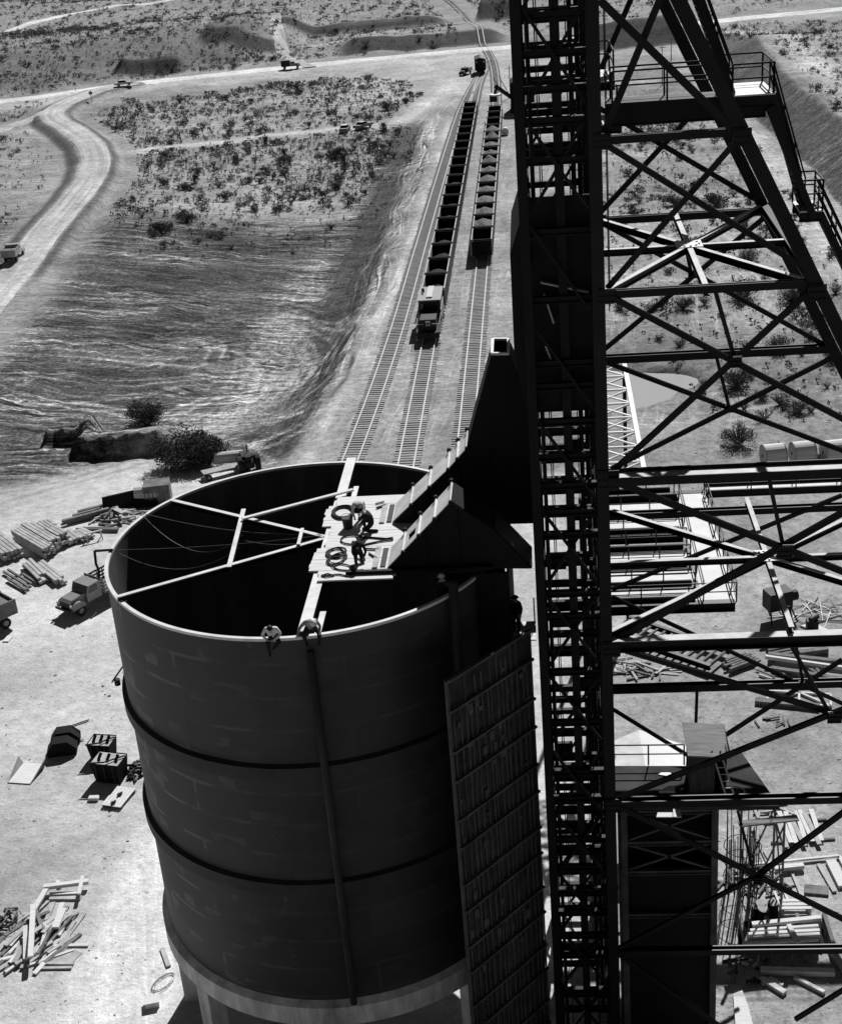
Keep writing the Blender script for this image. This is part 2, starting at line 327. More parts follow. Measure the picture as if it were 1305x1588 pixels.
def soil_material(name='desert_soil', const=None, streak=None):
    m = bpy.data.materials.new(name); m.use_nodes = True; nt = m.node_tree; n = nt.nodes; l = nt.links
    b = n['Principled BSDF']; b.inputs['Roughness'].default_value = 0.95; b.inputs['Specular IOR Level'].default_value = 0.1
    tc = n.new('ShaderNodeTexCoord')
    def noise(scale, vec, detail=5, rough=0.6):
        z = n.new('ShaderNodeTexNoise'); z.inputs['Scale'].default_value = scale; z.inputs['Detail'].default_value = detail; z.inputs['Roughness'].default_value = rough
        l.new(vec, z.inputs['Vector']); return z.outputs['Fac']
    def rng(v, a, b_, c, d):
        q = n.new('ShaderNodeMapRange'); q.inputs[1].default_value = a; q.inputs[2].default_value = b_; q.inputs[3].default_value = c; q.inputs[4].default_value = d
        l.new(v, q.inputs[0]); return q.outputs[0]
    def math_(op, a, b_):
        q = n.new('ShaderNodeMath'); q.operation = op
        for i, s in enumerate((a, b_)):
            if isinstance(s, (int, float)): q.inputs[i].default_value = s
            else: l.new(s, q.inputs[i])
        return q.outputs[0]
    ob = tc.outputs['Object']
    n1 = noise(0.09, ob, 6, 0.7); n2 = noise(0.9, ob, 6, 0.75); n3 = noise(5.0, ob, 3, 0.7)
    if const is None:
        A = n.new('ShaderNodeAttribute'); A.attribute_name = 'alb'; base = A.outputs['Fac']
        S = n.new('ShaderNodeAttribute'); S.attribute_name = 'stk'; st = S.outputs['Fac']
        FL = n.new('ShaderNodeAttribute'); FL.attribute_name = 'flow'; fl = FL.outputs['Vector']
    else:
        base = None; st = None
    f = math_('MULTIPLY', rng(n1, 0.3, 0.7, 0.68, 1.32), rng(n2, 0.3, 0.7, 0.62, 1.36))
    f = math_('MULTIPLY', f, rng(n3, 0.3, 0.7, 0.80, 1.2))
    spk = noise(2.2, ob, 2, 0.5); f = math_('MULTIPLY', f, rng(spk, 0.27, 0.36, 0.5, 1.0))
    if const is None:
        gr = noise(1.4, ob, 8, 0.8); f = math_('MULTIPLY', f, rng(gr, 0.40, 0.47, 0.62, 1.0))
        mpx = n.new('ShaderNodeMapping'); mpx.inputs['Rotation'].default_value = (0, 0, 0.45); mpx.inputs['Scale'].default_value = (0.05, 0.9, 1); l.new(ob, mpx.inputs[0])
        x1 = noise(1.0, mpx.outputs[0], 4, 0.75); xm = noise(0.035, ob, 2, 0.5)
        xs_ = math_('MULTIPLY', rng(xm, 0.48, 0.6, 0.0, 1.0), st)
        xv = n.new('ShaderNodeMix'); xv.data_type = 'FLOAT'; xv.inputs[2].default_value = 1.0; l.new(xs_, xv.inputs[0]); l.new(rng(x1, 0.35, 0.64, 0.3, 1.9), xv.inputs[3]); f = math_('MULTIPLY', f, xv.outputs[0])
        cl = noise(2.4, ob, 5, 0.85); cv_ = n.new('ShaderNodeMix'); cv_.data_type = 'FLOAT'; cv_.inputs[2].default_value = 1.0; l.new(st, cv_.inputs[0]); l.new(rng(cl, 0.4, 0.62, 0.35, 1.6), cv_.inputs[3]); f = math_('MULTIPLY', f, cv_.outputs[0])
        def lines(vec, scl, rot, lev, wid, mscale, mlo, gain):      # thin wheel and blade lines
            q = n.new('ShaderNodeMapping'); q.inputs['Rotation'].default_value = (0, 0, rot); q.inputs['Scale'].default_value = scl; l.new(vec, q.inputs[0])
            v = noise(1.0, q.outputs[0], 2, 0.45); d_ = n.new('ShaderNodeMath'); d_.operation = 'ABSOLUTE'; l.new(math_('SUBTRACT', v, lev), d_.inputs[0])
            L_ = rng(d_.outputs[0], 0.0, wid, 1.0, 0.0); mk = rng(noise(mscale, ob, 2, 0.5), mlo, mlo+0.08, 0.3, 1.25)
            return math_('MULTIPLY', math_('MULTIPLY', math_('MULTIPLY', L_, mk), st), gain)
        up_ = None
        for a_ in ((fl, (0.5, 0.018, 1), 0.0, 0.5, 0.022, 0.05, 0.44, 1.7), (ob, (0.03, 0.42, 1), 0.5, 0.5, 0.02, 0.045, 0.5, 1.6), (ob, (0.03, 0.42, 1), -0.3, 0.47, 0.02, 0.04, 0.5, 1.5), (fl, (0.9, 0.03, 1), 0.0, 0.44, 0.025, 0.06, 0.46, 1.2)):
            q_ = lines(*a_); up_ = q_ if up_ is None else math_('MAXIMUM', up_, q_)
        dn_ = None
        for a_ in ((fl, (0.6, 0.02, 1), 0.0, 0.56, 0.03, 0.05, 0.44, 0.75), (ob, (0.03, 0.5, 1), 0.42, 0.54, 0.025, 0.05, 0.48, 0.7)):
            q_ = lines(*a_); dn_ = q_ if dn_ is None else math_('MAXIMUM', dn_, q_)
        f = math_('MULTIPLY', math_('MULTIPLY', f, math_('ADD', up_, 1.0)), math_('SUBTRACT', 1.0, dn_))
    hgt = math_('ADD', math_('MULTIPLY', n2, 1.0), math_('MULTIPLY', n3, 0.35))
    if const is None:
        mp = n.new('ShaderNodeMapping'); mp.inputs['Scale'].default_value = (1.25, 0.11, 1); l.new(fl, mp.inputs[0])
        mp2 = n.new('ShaderNodeMapping'); mp2.inputs['Scale'].default_value = (0.30, 0.022, 1); l.new(fl, mp2.inputs[0])
        s1 = noise(1.0, mp.outputs[0], 6, 0.82); s2 = noise(1.0, mp2.outputs[0], 3, 0.7)
        sv = math_('MULTIPLY', rng(s1, 0.36, 0.66, 0.6, 1.35), rng(s2, 0.35, 0.66, 0.7, 1.3))
        SO = n.new('ShaderNodeAttribute'); SO.attribute_name = 'soft'; so = math_('MULTIPLY', SO.outputs['Fac'], 0.42); mf = n.new('ShaderNodeMix'); mf.data_type = 'FLOAT'; l.new(so, mf.inputs[0]); l.new(f, mf.inputs[2]); mf.inputs[3].default_value = 0.98; f = mf.outputs[0]
        mx = n.new('ShaderNodeMix'); mx.data_type = 'FLOAT'; mx.inputs[2].default_value = 1.0; l.new(st, mx.inputs[0]); l.new(sv, mx.inputs[3])
        f = math_('MULTIPLY', f, mx.outputs[0]); f = math_('MULTIPLY', f, base)
        hgt = math_('ADD', hgt, math_('MULTIPLY', math_('MULTIPLY', s1, st), 2.5))
    else:
        f = math_('MULTIPLY', f, const)
        if streak:
            uv = n.new('ShaderNodeUVMap'); mp = n.new('ShaderNodeMapping'); mp.inputs['Scale'].default_value = streak; l.new(uv.outputs[0], mp.inputs[0])
            s1 = noise(1.0, mp.outputs[0], 3, 0.6); f = math_('MULTIPLY', f, rng(s1, 0.3, 0.7, 0.72, 1.25))
    f = math_('MINIMUM', f, 0.8)
    l.new(f, b.inputs['Base Color'])
    bp = n.new('ShaderNodeBump'); bp.inputs['Strength'].default_value = 0.55; bp.inputs['Distance'].default_value = 0.22
    l.new(hgt, bp.inputs['Height']); l.new(bp.outputs[0], b.inputs['Normal'])
    return m
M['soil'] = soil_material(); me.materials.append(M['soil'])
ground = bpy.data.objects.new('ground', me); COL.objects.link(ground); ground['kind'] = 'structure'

# ------------------------------------------------------------------ roads (draped strips)
def smooth_line(pts, step=2.0):
    P = [np.array(p, float) for p in pts]; P = [2*P[0]-P[1]]+P+[2*P[-1]-P[-2]]; out = []
    for i in range(1, len(P)-2):
        a, b, c, d = P[i-1:i+3]; n = max(2, int(np.linalg.norm(c-b)/step))
        for k in range(n):
            t = k/n; out.append(0.5*((2*b)+(-a+c)*t+(2*a-5*b+4*c-d)*t*t+(-a+3*b-3*c+d)*t**3))
    out.append(P[-2]); return out
def strip(name, pts, width, m, off=0.10, jit=0.5, ncross=7, kind='structure', step=2.0, berm=0.0):
    L = smooth_line(pts, step); vs = []; uv = []; acc = 0; n = len(L)
    for i, p in enumerate(L):
        d = L[min(i+1, n-1)]-L[max(i-1, 0)]; d = d/np.linalg.norm(d); r = np.array([d[1], -d[0]])
        if i: acc += np.linalg.norm(p-L[i-1])
        w = width/2
        wl_ = w+jit*float(fbm(np.array(acc/6.0), np.array(0.3), 5, 3)); wr_ = w+jit*float(fbm(np.array(acc/6.0), np.array(9.3), 6, 3))
        for k in range(ncross):
            t = k/(ncross-1); q = p+r*(-wl_*(1-t)+wr_*t)
            vs.append((q[0], q[1], float(H(q[0], q[1]))+off*(1 if 0 < k < ncross-1 else -0.6))); uv.append((t*width, acc))
    fs = [(i*ncross+k, i*ncross+k+1, (i+1)*ncross+k+1, (i+1)*ncross+k) for i in range(n-1) for k in range(ncross-1)]
    mb = MB(); mb.add(vs, fs); o = mb.build(name, m, smooth=True)
    ul = o.data.uv_layers.new(name='UVMap'); vi = np.zeros(len(o.data.loops), np.int32); o.data.loops.foreach_get('vertex_index', vi)
    ul.data.foreach_set('uv', np.array(uv, np.float32)[vi].ravel()); o['kind'] = kind
    return o
M['road'] = soil_material('haul_road_gravel', 0.44, (0.9, 0.02, 1)); M['hwy'] = soil_material('graded_highway', 0.66, (0.5, 0.01, 1)); M['dirt'] = soil_material('wheel_worn_dirt', 0.42, (1.6, 0.02, 1))
strip('haul_road', ROAD, 6.8, M['road'], 0.14, 0.25)
strip('highway', HWY, 10.5, M['hwy'], 0.16, 0.6, step=4)
strip('side_road', SIDE, 6.0, M['dirt'], 0.12, 0.8)
strip('far_road', FARR, 6.0, M['hwy'], 0.3, 1.5, step=6)
strip('service_road', g2([(430, 55), (440, 85), (480, 105)]), 5.0, M['dirt'], 0.25, 1.0)
strip('ridge_road', g2([(480, 75), (560, 60), (640, 45), (730, 38)]), 4.0, M['dirt'], 0.35, 1.0, step=3)
# pond water
mw = bpy.data.materials.new('muddy_water'); mw.use_nodes = True; b_ = mw.node_tree.nodes['Principled BSDF']
nzw = mw.node_tree.nodes.new('ShaderNodeTexNoise'); nzw.inputs['Scale'].default_value = 0.4; mrw = mw.node_tree.nodes.new('ShaderNodeMapRange')
mrw.inputs[3].default_value = 0.36; mrw.inputs[4].default_value = 0.44; mw.node_tree.links.new(nzw.outputs['Fac'], mrw.inputs[0]); mw.node_tree.links.new(mrw.outputs[0], b_.inputs['Base Color'])
b_.inputs['Roughness'].default_value = 0.12; b_.inputs['Specular IOR Level'].default_value = 0.5
pw = MB(); pw.add([(-4, 133, -0.62), (20, 133, -0.62), (20, 153, -0.62), (-4, 153, -0.62)], [(0, 1, 2, 3)]); o = pw.build('pond', mw); o['kind'] = 'structure'
# ------------------------------------------------------------------ railway tracks
def tpath(pts): return smooth_line(pts, 2.5)
T1 = [(-20.6, 92), (-18.6, 127), (-17.5, 163), (-17.1, 207), (-16.6, 258), (-15.9, 312), (-15.2, 337), (-13.4, 372), (-10.7, 408)]
T2 = [(-13.2, 60), (-13.2, 160), (-13.2, 280), (-13.1, 340), (-12.9, 366), (-11.9, 392), (-10.4, 412)]
T3 = [(-7.75, 60), (-7.75, 180), (-7.75, 300), (-8.0, 335), (-8.9, 375), (-10.5, 409), (-13.7, 444), (-19.9, 510), (-32, 600), (-60, 740)]
tie_me = None
def track(pts, label, tie_from, tie_to):
    L = tpath(pts); root = empty('rail_track', (L[0][0], L[0][1], 0.0), 0, label, 'rail track', 'railway tracks beside the ore bin')
    o3 = np.array([L[0][0], L[0][1], 0.0])
    def at(s):
        acc = 0
        for a, b in zip(L[:-1], L[1:]):
            d = np.linalg.norm(b-a)
            if acc+d >= s: return a+(b-a)*((s-acc)/d), (b-a)/d
            acc += d
        return L[-1], (L[-1]-L[-2])/np.linalg.norm(L[-1]-L[-2])
    for sgn in (-1, 1):
        vs = []; fs = []
        for i, p in enumerate(L):
            d = L[min(i+1, len(L)-1)]-L[max(i-1, 0)]; d = d/np.linalg.norm(d); r = np.array([d[1], -d[0]]); q = p+r*sgn*0.755; z = float(H(p[0], p[1])) if p[1] > 425 else 0.0
            for dx, dz in ((-0.075, 0.1), (-0.075, 0.27), (0.075, 0.27), (0.075, 0.1)): vs.append((q[0]+r[0]*dx, q[1]+r[1]*dx, z+dz))
            if i:
                b = 4*i
                for k in range(4): fs.append((b-4+k, b-4+(k+1) % 4, b+(k+1) % 4, b+k))
        mb = MB(); mb.add(vs, fs); mb.build('rail', M['rail'], root, o3)
    global tie_me
    if tie_me is None:
        tie_me = 1
    s = 0; n = 0; first = None; rest = MB(); tot = sum(np.linalg.norm(b-a) for a, b in zip(L[:-1], L[1:])); rr_ = random.Random(3)
    while s < tot-1:
        p, d = at(s)
        if tie_from <= p[1] <= tie_to:
            rz = -math.atan2(d[0], d[1])+rr_.uniform(-0.02, 0.02); off = rr_.uniform(-0.08, 0.08); z = float(H(p[0], p[1])) if p[1] > 425 else 0.0
            if n < 100:
                if first is None:
                    o = MB().box((0, 0, -0.03), (2.7, 0.24, 0.2)).build('tie', M['tie'], root); first = o
                else:
                    o = first.copy(); COL.objects.link(o); o.parent = root
                o.location = (p[0]+off-o3[0], p[1]-o3[1], rr_.uniform(-0.02, 0.02)+z); o.rotation_euler[2] = rz; n += 1
            else: rest.box((p[0]+off, p[1], -0.03+z), (2.7, 0.24, 0.2), rz)
        s += 0.62
    if rest.v: r = rest.build('tie', M['tie'], root, o3); r['kind'] = 'stuff'
    return root
track(T1, 'leftmost rail track with pale rails, empty of cars', 118, 404)
track(T2, 'middle rail track with the locomotive and ore cars standing on it', 112, 408)
track(T3, 'right rail track carrying the cars with heaped ore', 112, 640)

# ------------------------------------------------------------------ ore bin (round steel silo)
SX, SY, SR, SZ1, SZ0 = -10.6, 55.1, 8.62, 25.5, 7.3
bin_root = empty('ore_bin', (SX, SY, 0), 0, 'huge round dark steel ore bin on a concrete ring, open at the top', 'ore bin')
def shell_material():
    m = bpy.data.materials.new('riveted_plate'); m.use_nodes = True; nt = m.node_tree; n = nt.nodes; l = nt.links
    b = n['Principled BSDF']; b.inputs['Roughness'].default_value = 0.6; b.inputs['Specular IOR Level'].default_value = 0.35
    uv = n.new('ShaderNodeUVMap')
    def node(t, **k):
        q = n.new(t)
        for a, v in k.items(): q.inputs[a].default_value = v
        return q
    br = node('ShaderNodeTexBrick', Scale=1.0); br.inputs['Mortar Size'].default_value = 0.09; br.inputs['Mortar Smooth'].default_value = 0.4; br.inputs['Brick Width'].default_value = 7.2; br.inputs['Row Height'].default_value = 1.52
    br.inputs['Color1'].default_value = (0.85,)*3+(1,); br.inputs['Color2'].default_value = (1.06,)*3+(1,); br.inputs['Mortar'].default_value = (1.18,)*3+(1,)
    l.new(uv.outputs[0], br.inputs['Vector'])
    nz = node('ShaderNodeTexNoise', Scale=0.5, Detail=6.0); l.new(uv.outputs[0], nz.inputs['Vector'])
    def mr(v, a, b_, c, d):
        q = node('ShaderNodeMapRange'); q.inputs[1].default_value = a; q.inputs[2].default_value = b_; q.inputs[3].default_value = c; q.inputs[4].default_value = d; l.new(v, q.inputs[0]); return q.outputs[0]
    def mt(op, a, c):
        q = n.new('ShaderNodeMath'); q.operation = op
        for i, s in enumerate((a, c)):
            if isinstance(s, (int, float)): q.inputs[i].default_value = s
            else: l.new(s, q.inputs[i])
        return q.outputs[0]
    base = mt('MULTIPLY', br.outputs['Color'], mr(nz.outputs['Fac'], 0.3, 0.7, 0.75, 1.3))
    # primer patches round the seams, thinning out to the right
    mpn = node('ShaderNodeMapping'); mpn.inputs['Scale'].default_value = (0.45, 0.9, 1); l.new(uv.outputs[0], mpn.inputs[0])
    pn = node('ShaderNodeTexNoise', Scale=1.0, Detail=3.0); l.new(mpn.outputs[0], pn.inputs['Vector'])
    seam = mt('MULTIPLY', br.outputs['Fac'], mr(pn.outputs['Fac'], 0.5, 0.58, 0.0, 1.0))
    b2 = node('ShaderNodeTexBrick', Scale=1.0); b2.inputs['Mortar Size'].default_value = 0.0; b2.inputs['Brick Width'].default_value = 0.8; b2.inputs['Row Height'].default_value = 0.5
    b2.inputs['Color1'].default_value = (0,)*3+(1,); b2.inputs['Color2'].default_value = (1,)*3+(1,); wv = node('ShaderNodeTexNoise', Scale=1.3, Detail=3.0); l.new(uv.outputs[0], wv.inputs['Vector']); wm = n.new('ShaderNodeVectorMath'); wm.operation = 'MULTIPLY_ADD'; l.new(wv.outputs['Color'], wm.inputs[0]); wm.inputs[1].default_value = (0.5, 0.3, 0); l.new(uv.outputs[0], wm.inputs[2]); l.new(wm.outputs[0], b2.inputs['Vector'])
    patch = mt('MULTIPLY', mr(b2.outputs['Color'], 0.86, 0.9, 0.0, 1.0), mr(pn.outputs['Fac'], 0.46, 0.54, 0.0, 0.75))
    sx = node('ShaderNodeSeparateXYZ'); l.new(uv.outputs[0], sx.inputs[0])
    leftw = mr(sx.outputs['X'], 33.5, 40.5, 1.0, 0.12)
    pr = mt('MULTIPLY', mt('MAXIMUM', seam, patch), leftw)
    col = mt('ADD', mt('MULTIPLY', base, 0.023), mt('MULTIPLY', pr, 0.075))
    # rivets: dark dots in rows along the seams
    vo = node('ShaderNodeTexVoronoi', Scale=2.6); vo.inputs['Randomness'].default_value = 0.0; l.new(uv.outputs[0], vo.inputs['Vector'])
    rv = mt('MULTIPLY', mr(vo.outputs['Distance'], 0.1, 0.16, 1.0, 0.0), br.outputs['Fac'])
    col = mt('MULTIPLY', col, mt('SUBTRACT', 1.0, mt('MULTIPLY', rv, 0.85)))
    l.new(col, b.inputs['Base Color'])
    return m
M['shell'] = shell_material(); M['inner'] = mat('bin_inner_face', 0.07, 0.8, 0.2, 0.4, 0.5, stretch=(2, 2, 0.3))
M['lining'] = mat('bin_lining', 0.012, 0.9, 0.1, 0.4, 0.6)
def ring_strip(r0, z0, r1, z1, n=160, a0=0, a1=360, uvs=True):
    vs = []; uv = []; full = (a1-a0) >= 360
    for i in range(n+1):
        a = R(a0+(a1-a0)*i/n); vs += [(SX+r0*math.cos(a), SY+r0*math.sin(a), z0), (SX+r1*math.cos(a), SY+r1*math.sin(a), z1)]; uv += [(SR*a, z0+r0*0), (SR*a, z1)]
    return vs, [(2*i, 2*i+2, 2*i+3, 2*i+1) for i in range(n)], uv
def build_strips(name, lst, m, parent, smooth=True):
    mb = MB(); uv = []
    for t in lst: vs, fs, u = ring_strip(*t); mb.add(vs, fs); uv += u
    o = mb.build(name, m, parent, (SX, SY, 0), smooth, False)
    ul = o.data.uv_layers.new(name='UVMap'); vi = np.zeros(len(o.data.loops), np.int32); o.data.loops.foreach_get('vertex_index', vi)
    ul.data.foreach_set('uv', np.array(uv, np.float32)[vi].ravel()); return o
build_strips('shell', [(SR, SZ0, SR, SZ1-0.12)], M['shell'], bin_root)
build_strips('inner_wall', [(SR-0.12, SZ1-0.12, SR-0.12, SZ0)], M['inner'], bin_root)
build_strips('rim', [(SR+0.03, SZ1-0.12, SR+0.03, SZ1), (SR+0.03, SZ1, SR-0.13, SZ1), (SR-0.13, SZ1, SR-0.13, SZ1-0.12), (SR-0.13, SZ1-0.12, SR+0.03, SZ1-0.12)], M['sheet_lt'], bin_root, False)
build_strips('hopper_floor', [(SR-0.12, 9.0, 0.05, 7.4)], M['lining'], bin_root)
for z in (19.35, 13.55):
    build_strips('stiffener', [(SR+0.002, z+0.38, SR+0.22, z+0.30), (SR+0.22, z+0.30, SR+0.22, z-0.30), (SR+0.22, z-0.30, SR+0.002, z-0.38)], M['pipe'], bin_root, False)
build_strips('concrete_ring', [(SR+0.002, 7.4, SR+0.3, 7.2), (SR+0.3, 7.2, SR+0.3, 6.2), (SR+0.3, 6.2, SR-1.0, 6.2), (SR-1.0, 6.15, SR-1.0, 7.2)], M['concrete'], bin_root, False)
for i in range(8):
    a = R(208+45*i if False else 228+i*45); mb = MB(); cx_, cy_ = SX+(SR-0.15)*math.cos(a), SY+(SR-0.15)*math.sin(a)
    mb.box((cx_, cy_, 3.07), (0.85, 0.85, 6.14), a); mb.build('column', M['concrete'], bin_root, (SX, SY, 0))
def pipe_down(u_top, v_top, z1, z0, ang, r=0.16):
    x, y = SX+(SR+0.3)*math.cos(R(ang)), SY+(SR+0.3)*math.sin(R(ang))
    mb = MB(); mb.cyl((x, y, z0), (x, y, z1), r, 10)
    for z in np.arange(z0+1.2, z1, 2.9): mb.box((SX+(SR+0.14)*math.cos(R(ang)), SY+(SR+0.14)*math.sin(R(ang)), z), (0.5, 0.14, 0.12), R(ang))
    return mb.build('down_pipe', M['pipe'], bin_root, (SX, SY, 0), True)
p1 = onz(480, 990, 25.0); a1 = math.degrees(math.atan2(p1[1]-SY, p1[0]-SX)); pipe_down(0, 0, 25.0, 7.4, a1)
p2 = onz(689, 930, 25.2); a2 = math.degrees(math.atan2(p2[1]-SY, p2[0]-SX)); pipe_down(0, 0, 26.2, 7.4, a2, 0.2)
# steel beams across the mouth
zb = 25.7
def bin_beam(p, q, w, h, z=zb, m='sheet_lt'):
    mb = MB(); mb.beam((p[0], p[1], z-.02), (q[0], q[1], z-.02), w, .04); mb.beam((p[0], p[1], z-.04-h/2), (q[0], q[1], z-.04-h/2), w*.6, h, mi=1); return mb.build('mouth_beam', [M[m], M['sheet']], bin_root, (SX, SY, 0))  # sunlit top and shaded sides painted in as bright flange, dark web
bin_beam((-9.45, SY-SR+0.1), (-9.45, SY+SR-0.1), 0.46, 0.5, 25.72)
bin_beam((-8.95, SY-SR+0.25), (-8.95, SY-SR+2.0), 0.24, 0.3, 25.5); bin_beam((-8.92, 58.8), (-8.92, 60.6), 0.24, 0.3, 25.5)
bin_beam((-17.5, 59.5), (-9.7, 54.9), 0.2, 0.22); bin_beam((-17.6, 50.0), (-9.7, 54.7), 0.2, 0.22)
bin_beam((-13.78, 57.9), (-13.36, 52.1), 0.2, 0.3, zb+0.1); bin_beam((-10.75, 55.6), (-10.7, 54.0), 0.15, 0.2, zb+0.1)
mb = MB(); mb.beam((-13.6, 56.6, 25.9), (-8.9, 59.3, 25.9), 0.2, 0.08); tag(mb.build('plank', M['plank'], None, (-11, 58, 25.9)), 'long loose plank bridging from the slanting beam to the plank deck over the bin', 'plank')

# plank deck
deck = empty('plank_deck', (-8, 54.6, 25.75), 0, 'pale plank working deck laid over the bin mouth', 'deck')
rows = [(58.75, 57.8, -9.49, -6.1), (57.78, 55.66, -9.87, -3.6), (55.64, 53.5, -9.5, -3.6), (53.48, 52.4, -9.83, -3.6), (52.38, 51.4, -9.95, -3.6), (51.38, 50.5, -9.45, -6.3)]
for (y1, y0, x0, x1) in rows:
    n = max(2, int(round((y1-y0)/0.32))); w = (y1-y0)/n
    for k in range(n):
        mb = MB(); yk = y0+w*(k+0.5); mb.b2(x0+rnd.uniform(-.07, .07), x1+rnd.uniform(-.05, .05), yk-w/2+0.006, yk+w/2-0.006, 25.74, 25.80+rnd.uniform(0, .012)); mb.build('plank', M['plank'], deck, (-8, 54.6, 25.75))
# dark steel channel along the near edge and slots by the hoods
mb = MB(); mb.beam((-8.3, 50.98, 25.88), (-2.3, 50.98, 25.88), 0.16, 0.14); mb.build('edge_channel', M['sheet'], deck, (-8, 54.6, 25.75))
for (x, y0, y1) in [(-6.95, 51.5, 53.2), (-7.05, 55.8, 57.6)]:
    mb = MB(); mb.b2(x, x+0.22, y0, y1, 25.82, 25.85); mb.build('slot_cover', M['paint_dk'], deck, (-8, 54.6, 25.75))
    mb = MB(); mb.b2(x-0.32, x-0.1, y0-0.1, y1+0.1, 25.815, 25.88); mb.build('plank', M['timber'], deck, (-8, 54.6, 25.75))

# ore hoods (steel chute housings)
def z580(x, y): return (580+x*.2645, 500+y*.2645)
def hood(outline, y, dy, label, strips, opening=None):
    P = [ony(*z580(*q), y) for q in outline]; c = P[0]
    root = empty('ore_hood', (c[0], y, 25.8), 0, label, 'ore hood', 'steel ore hoods over the bin'); o3 = (c[0], y, 25.8)
    n = len(P); mb = MB(); t = 0.05
    mb.prism(P, (0, -t, 0)); mb.build('near_plate', M['sheet'], root, o3)
    mb = MB(); mb.prism([p+np.array([0, dy, 0]) for p in P], (0, t, 0)); mb.build('far_plate', M['sheet'], root, o3)
    for i in range(n):
        a, b = P[i], P[(i+1) % n]; kind = strips.get(i)
        if kind is None: continue
        d = b-a; L = np.linalg.norm(d); d = d/L; nn = np.array([-d[2], 0, d[0]]) 
        panels = kind if kind > 1 else 1
        for k in range(panels):
            pa = a+d*L*(k/panels); pb = a+d*L*((k+1)/panels)
            mb = MB(); hole = (panels == 4 and k == 1)
            def pl(s0, s1, y0, y1):
                q0 = pa+(pb-pa)*s0; q1 = pa+(pb-pa)*s1; mb.prism([q0+np.array([0, y0, 0]), q1+np.array([0, y0, 0]), q1+np.array([0, y1, 0]), q0+np.array([0, y1, 0])], tuple(nn*0.03))
            if hole:
                pl(0, 0.25, 0, dy); pl(0.72, 1, 0, dy); pl(0.25, 0.72, 0, dy*0.3); pl(0.25, 0.72, dy*0.62, dy)
            else: pl(0.01, 0.99, 0, dy)
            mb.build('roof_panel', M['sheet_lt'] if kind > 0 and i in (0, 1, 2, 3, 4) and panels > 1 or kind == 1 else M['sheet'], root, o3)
            if panels > 1:
                mb = MB(); mb.beam(pb+np.array([0, -.03, 0])+nn*0.06, pb+np.array([0, dy+.03, 0])+nn*0.06, 0.06, 0.08, up=tuple(nn)) 
                mb.build('panel_joint', M['sheet_lt'], root, o3)
                for yy, rr_, dn in ((-.1, .11, -.02), (dy+.02, .1, .1)):
                    mb = MB(); mb.cyl(pb+np.array([0, yy-.05, 0])+nn*dn, pb+np.array([0, yy+.09, 0])+nn*dn, rr_, 10); mb.build('lug', M['sheet'], root, o3)
    ztop = max(p[2] for p in P); xs_ = [p[0] for p in P]
    for k in range(3 if n > 6 else 2):
        xk = P[0][0]+(1.6+1.35*k); zk = np.interp(xk, [P[0][0], P[1][0], P[2][0]], [P[0][2], P[1][2], P[2][2]])
        if n > 6: zk = min(zk, np.interp(xk, [p[0] for p in P[:6]], [p[2] for p in P[:6]]))
        mb = MB(); mb.beam((xk, y-.09, P[0][2]+.05), (xk, y-.09, zk-.08), .08, .07, up=(0, 1, 0)); mb.build('rib', M['sheet'], root, o3)
    if opening is not None:
        mb = MB()
        a, b = P[opening], P[opening+1]
        for p, q in ((a, b), (a, a+np.array([0, dy, 0])), (b, b+np.array([0, dy, 0])), (a+np.array([0, dy, 0]), b+np.array([0, dy, 0]))): mb.beam(p+np.array([0, 0, .05]), q+np.array([0, 0, .05]), 0.12, 0.1)
        mb.build('mouth_rim', M['sheet_lt'], root, o3)
    return root
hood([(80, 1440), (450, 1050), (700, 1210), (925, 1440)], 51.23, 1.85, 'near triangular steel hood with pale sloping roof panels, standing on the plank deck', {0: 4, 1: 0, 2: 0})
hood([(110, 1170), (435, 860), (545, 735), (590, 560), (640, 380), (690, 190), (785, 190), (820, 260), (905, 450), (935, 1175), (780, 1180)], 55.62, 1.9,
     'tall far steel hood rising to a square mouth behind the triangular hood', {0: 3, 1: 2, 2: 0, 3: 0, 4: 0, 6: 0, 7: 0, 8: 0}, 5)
for (a, b) in [((650, 290), (650, 375)), ((600, 465), (595, 550))]:
    pass
# closing wall and form panel right of the bin
wall = empty('bin_side_wall', (-3, 51.2, 0), 0, 'flat dark sheet wall closing the gap right of the round bin below the hoods', 'wall')
mb = MB(); mb.b2(-4.3, -1.72, 51.0, 51.12, 4.0, 25.6); mb.build('sheet_wall', M['sheet'], wall, (-3, 51.2, 0))
for x in np.linspace(-4.2, -1.8, 5):
    mb = MB(); mb.beam((x, 50.96, 4.0), (x, 50.96, 25.6), 0.06, 0.06, up=(0, 1, 0)); mb.build('rib', M['sheet'], wall, (-3, 51.2, 0))
mb = MB(); mb.b2(-1.78, -1.7, 51.12, 57.5, 4.0, 25.6); mb.build('sheet_wall', M['sheet'], wall, (-3, 51.2, 0))
PA = ony(690, 1055, 46.0); azp = R(40); pd_ = np.array([math.sin(azp), math.cos(azp), 0]); pn_ = np.array([math.cos(azp), -math.sin(azp), 0]); LP = 4.95
panel = empty('formwork_wall', (PA[0], PA[1], 0), 0, 'tall studded form panel standing on edge between the round bin and the tower', 'formwork'); o3 = (PA[0], PA[1], 0); ZT = PA[2]
mb = MB(); q = [PA*np.array([1, 1, 0])+pd_*s+np.array([0, 0, z]) for s, z in ((0, 0), (LP, 0), (LP, ZT-0.1), (0, ZT))]; mb.prism(q, tuple(-pn_*0.08)); mb.build('sheathing', M['form'], panel, o3)
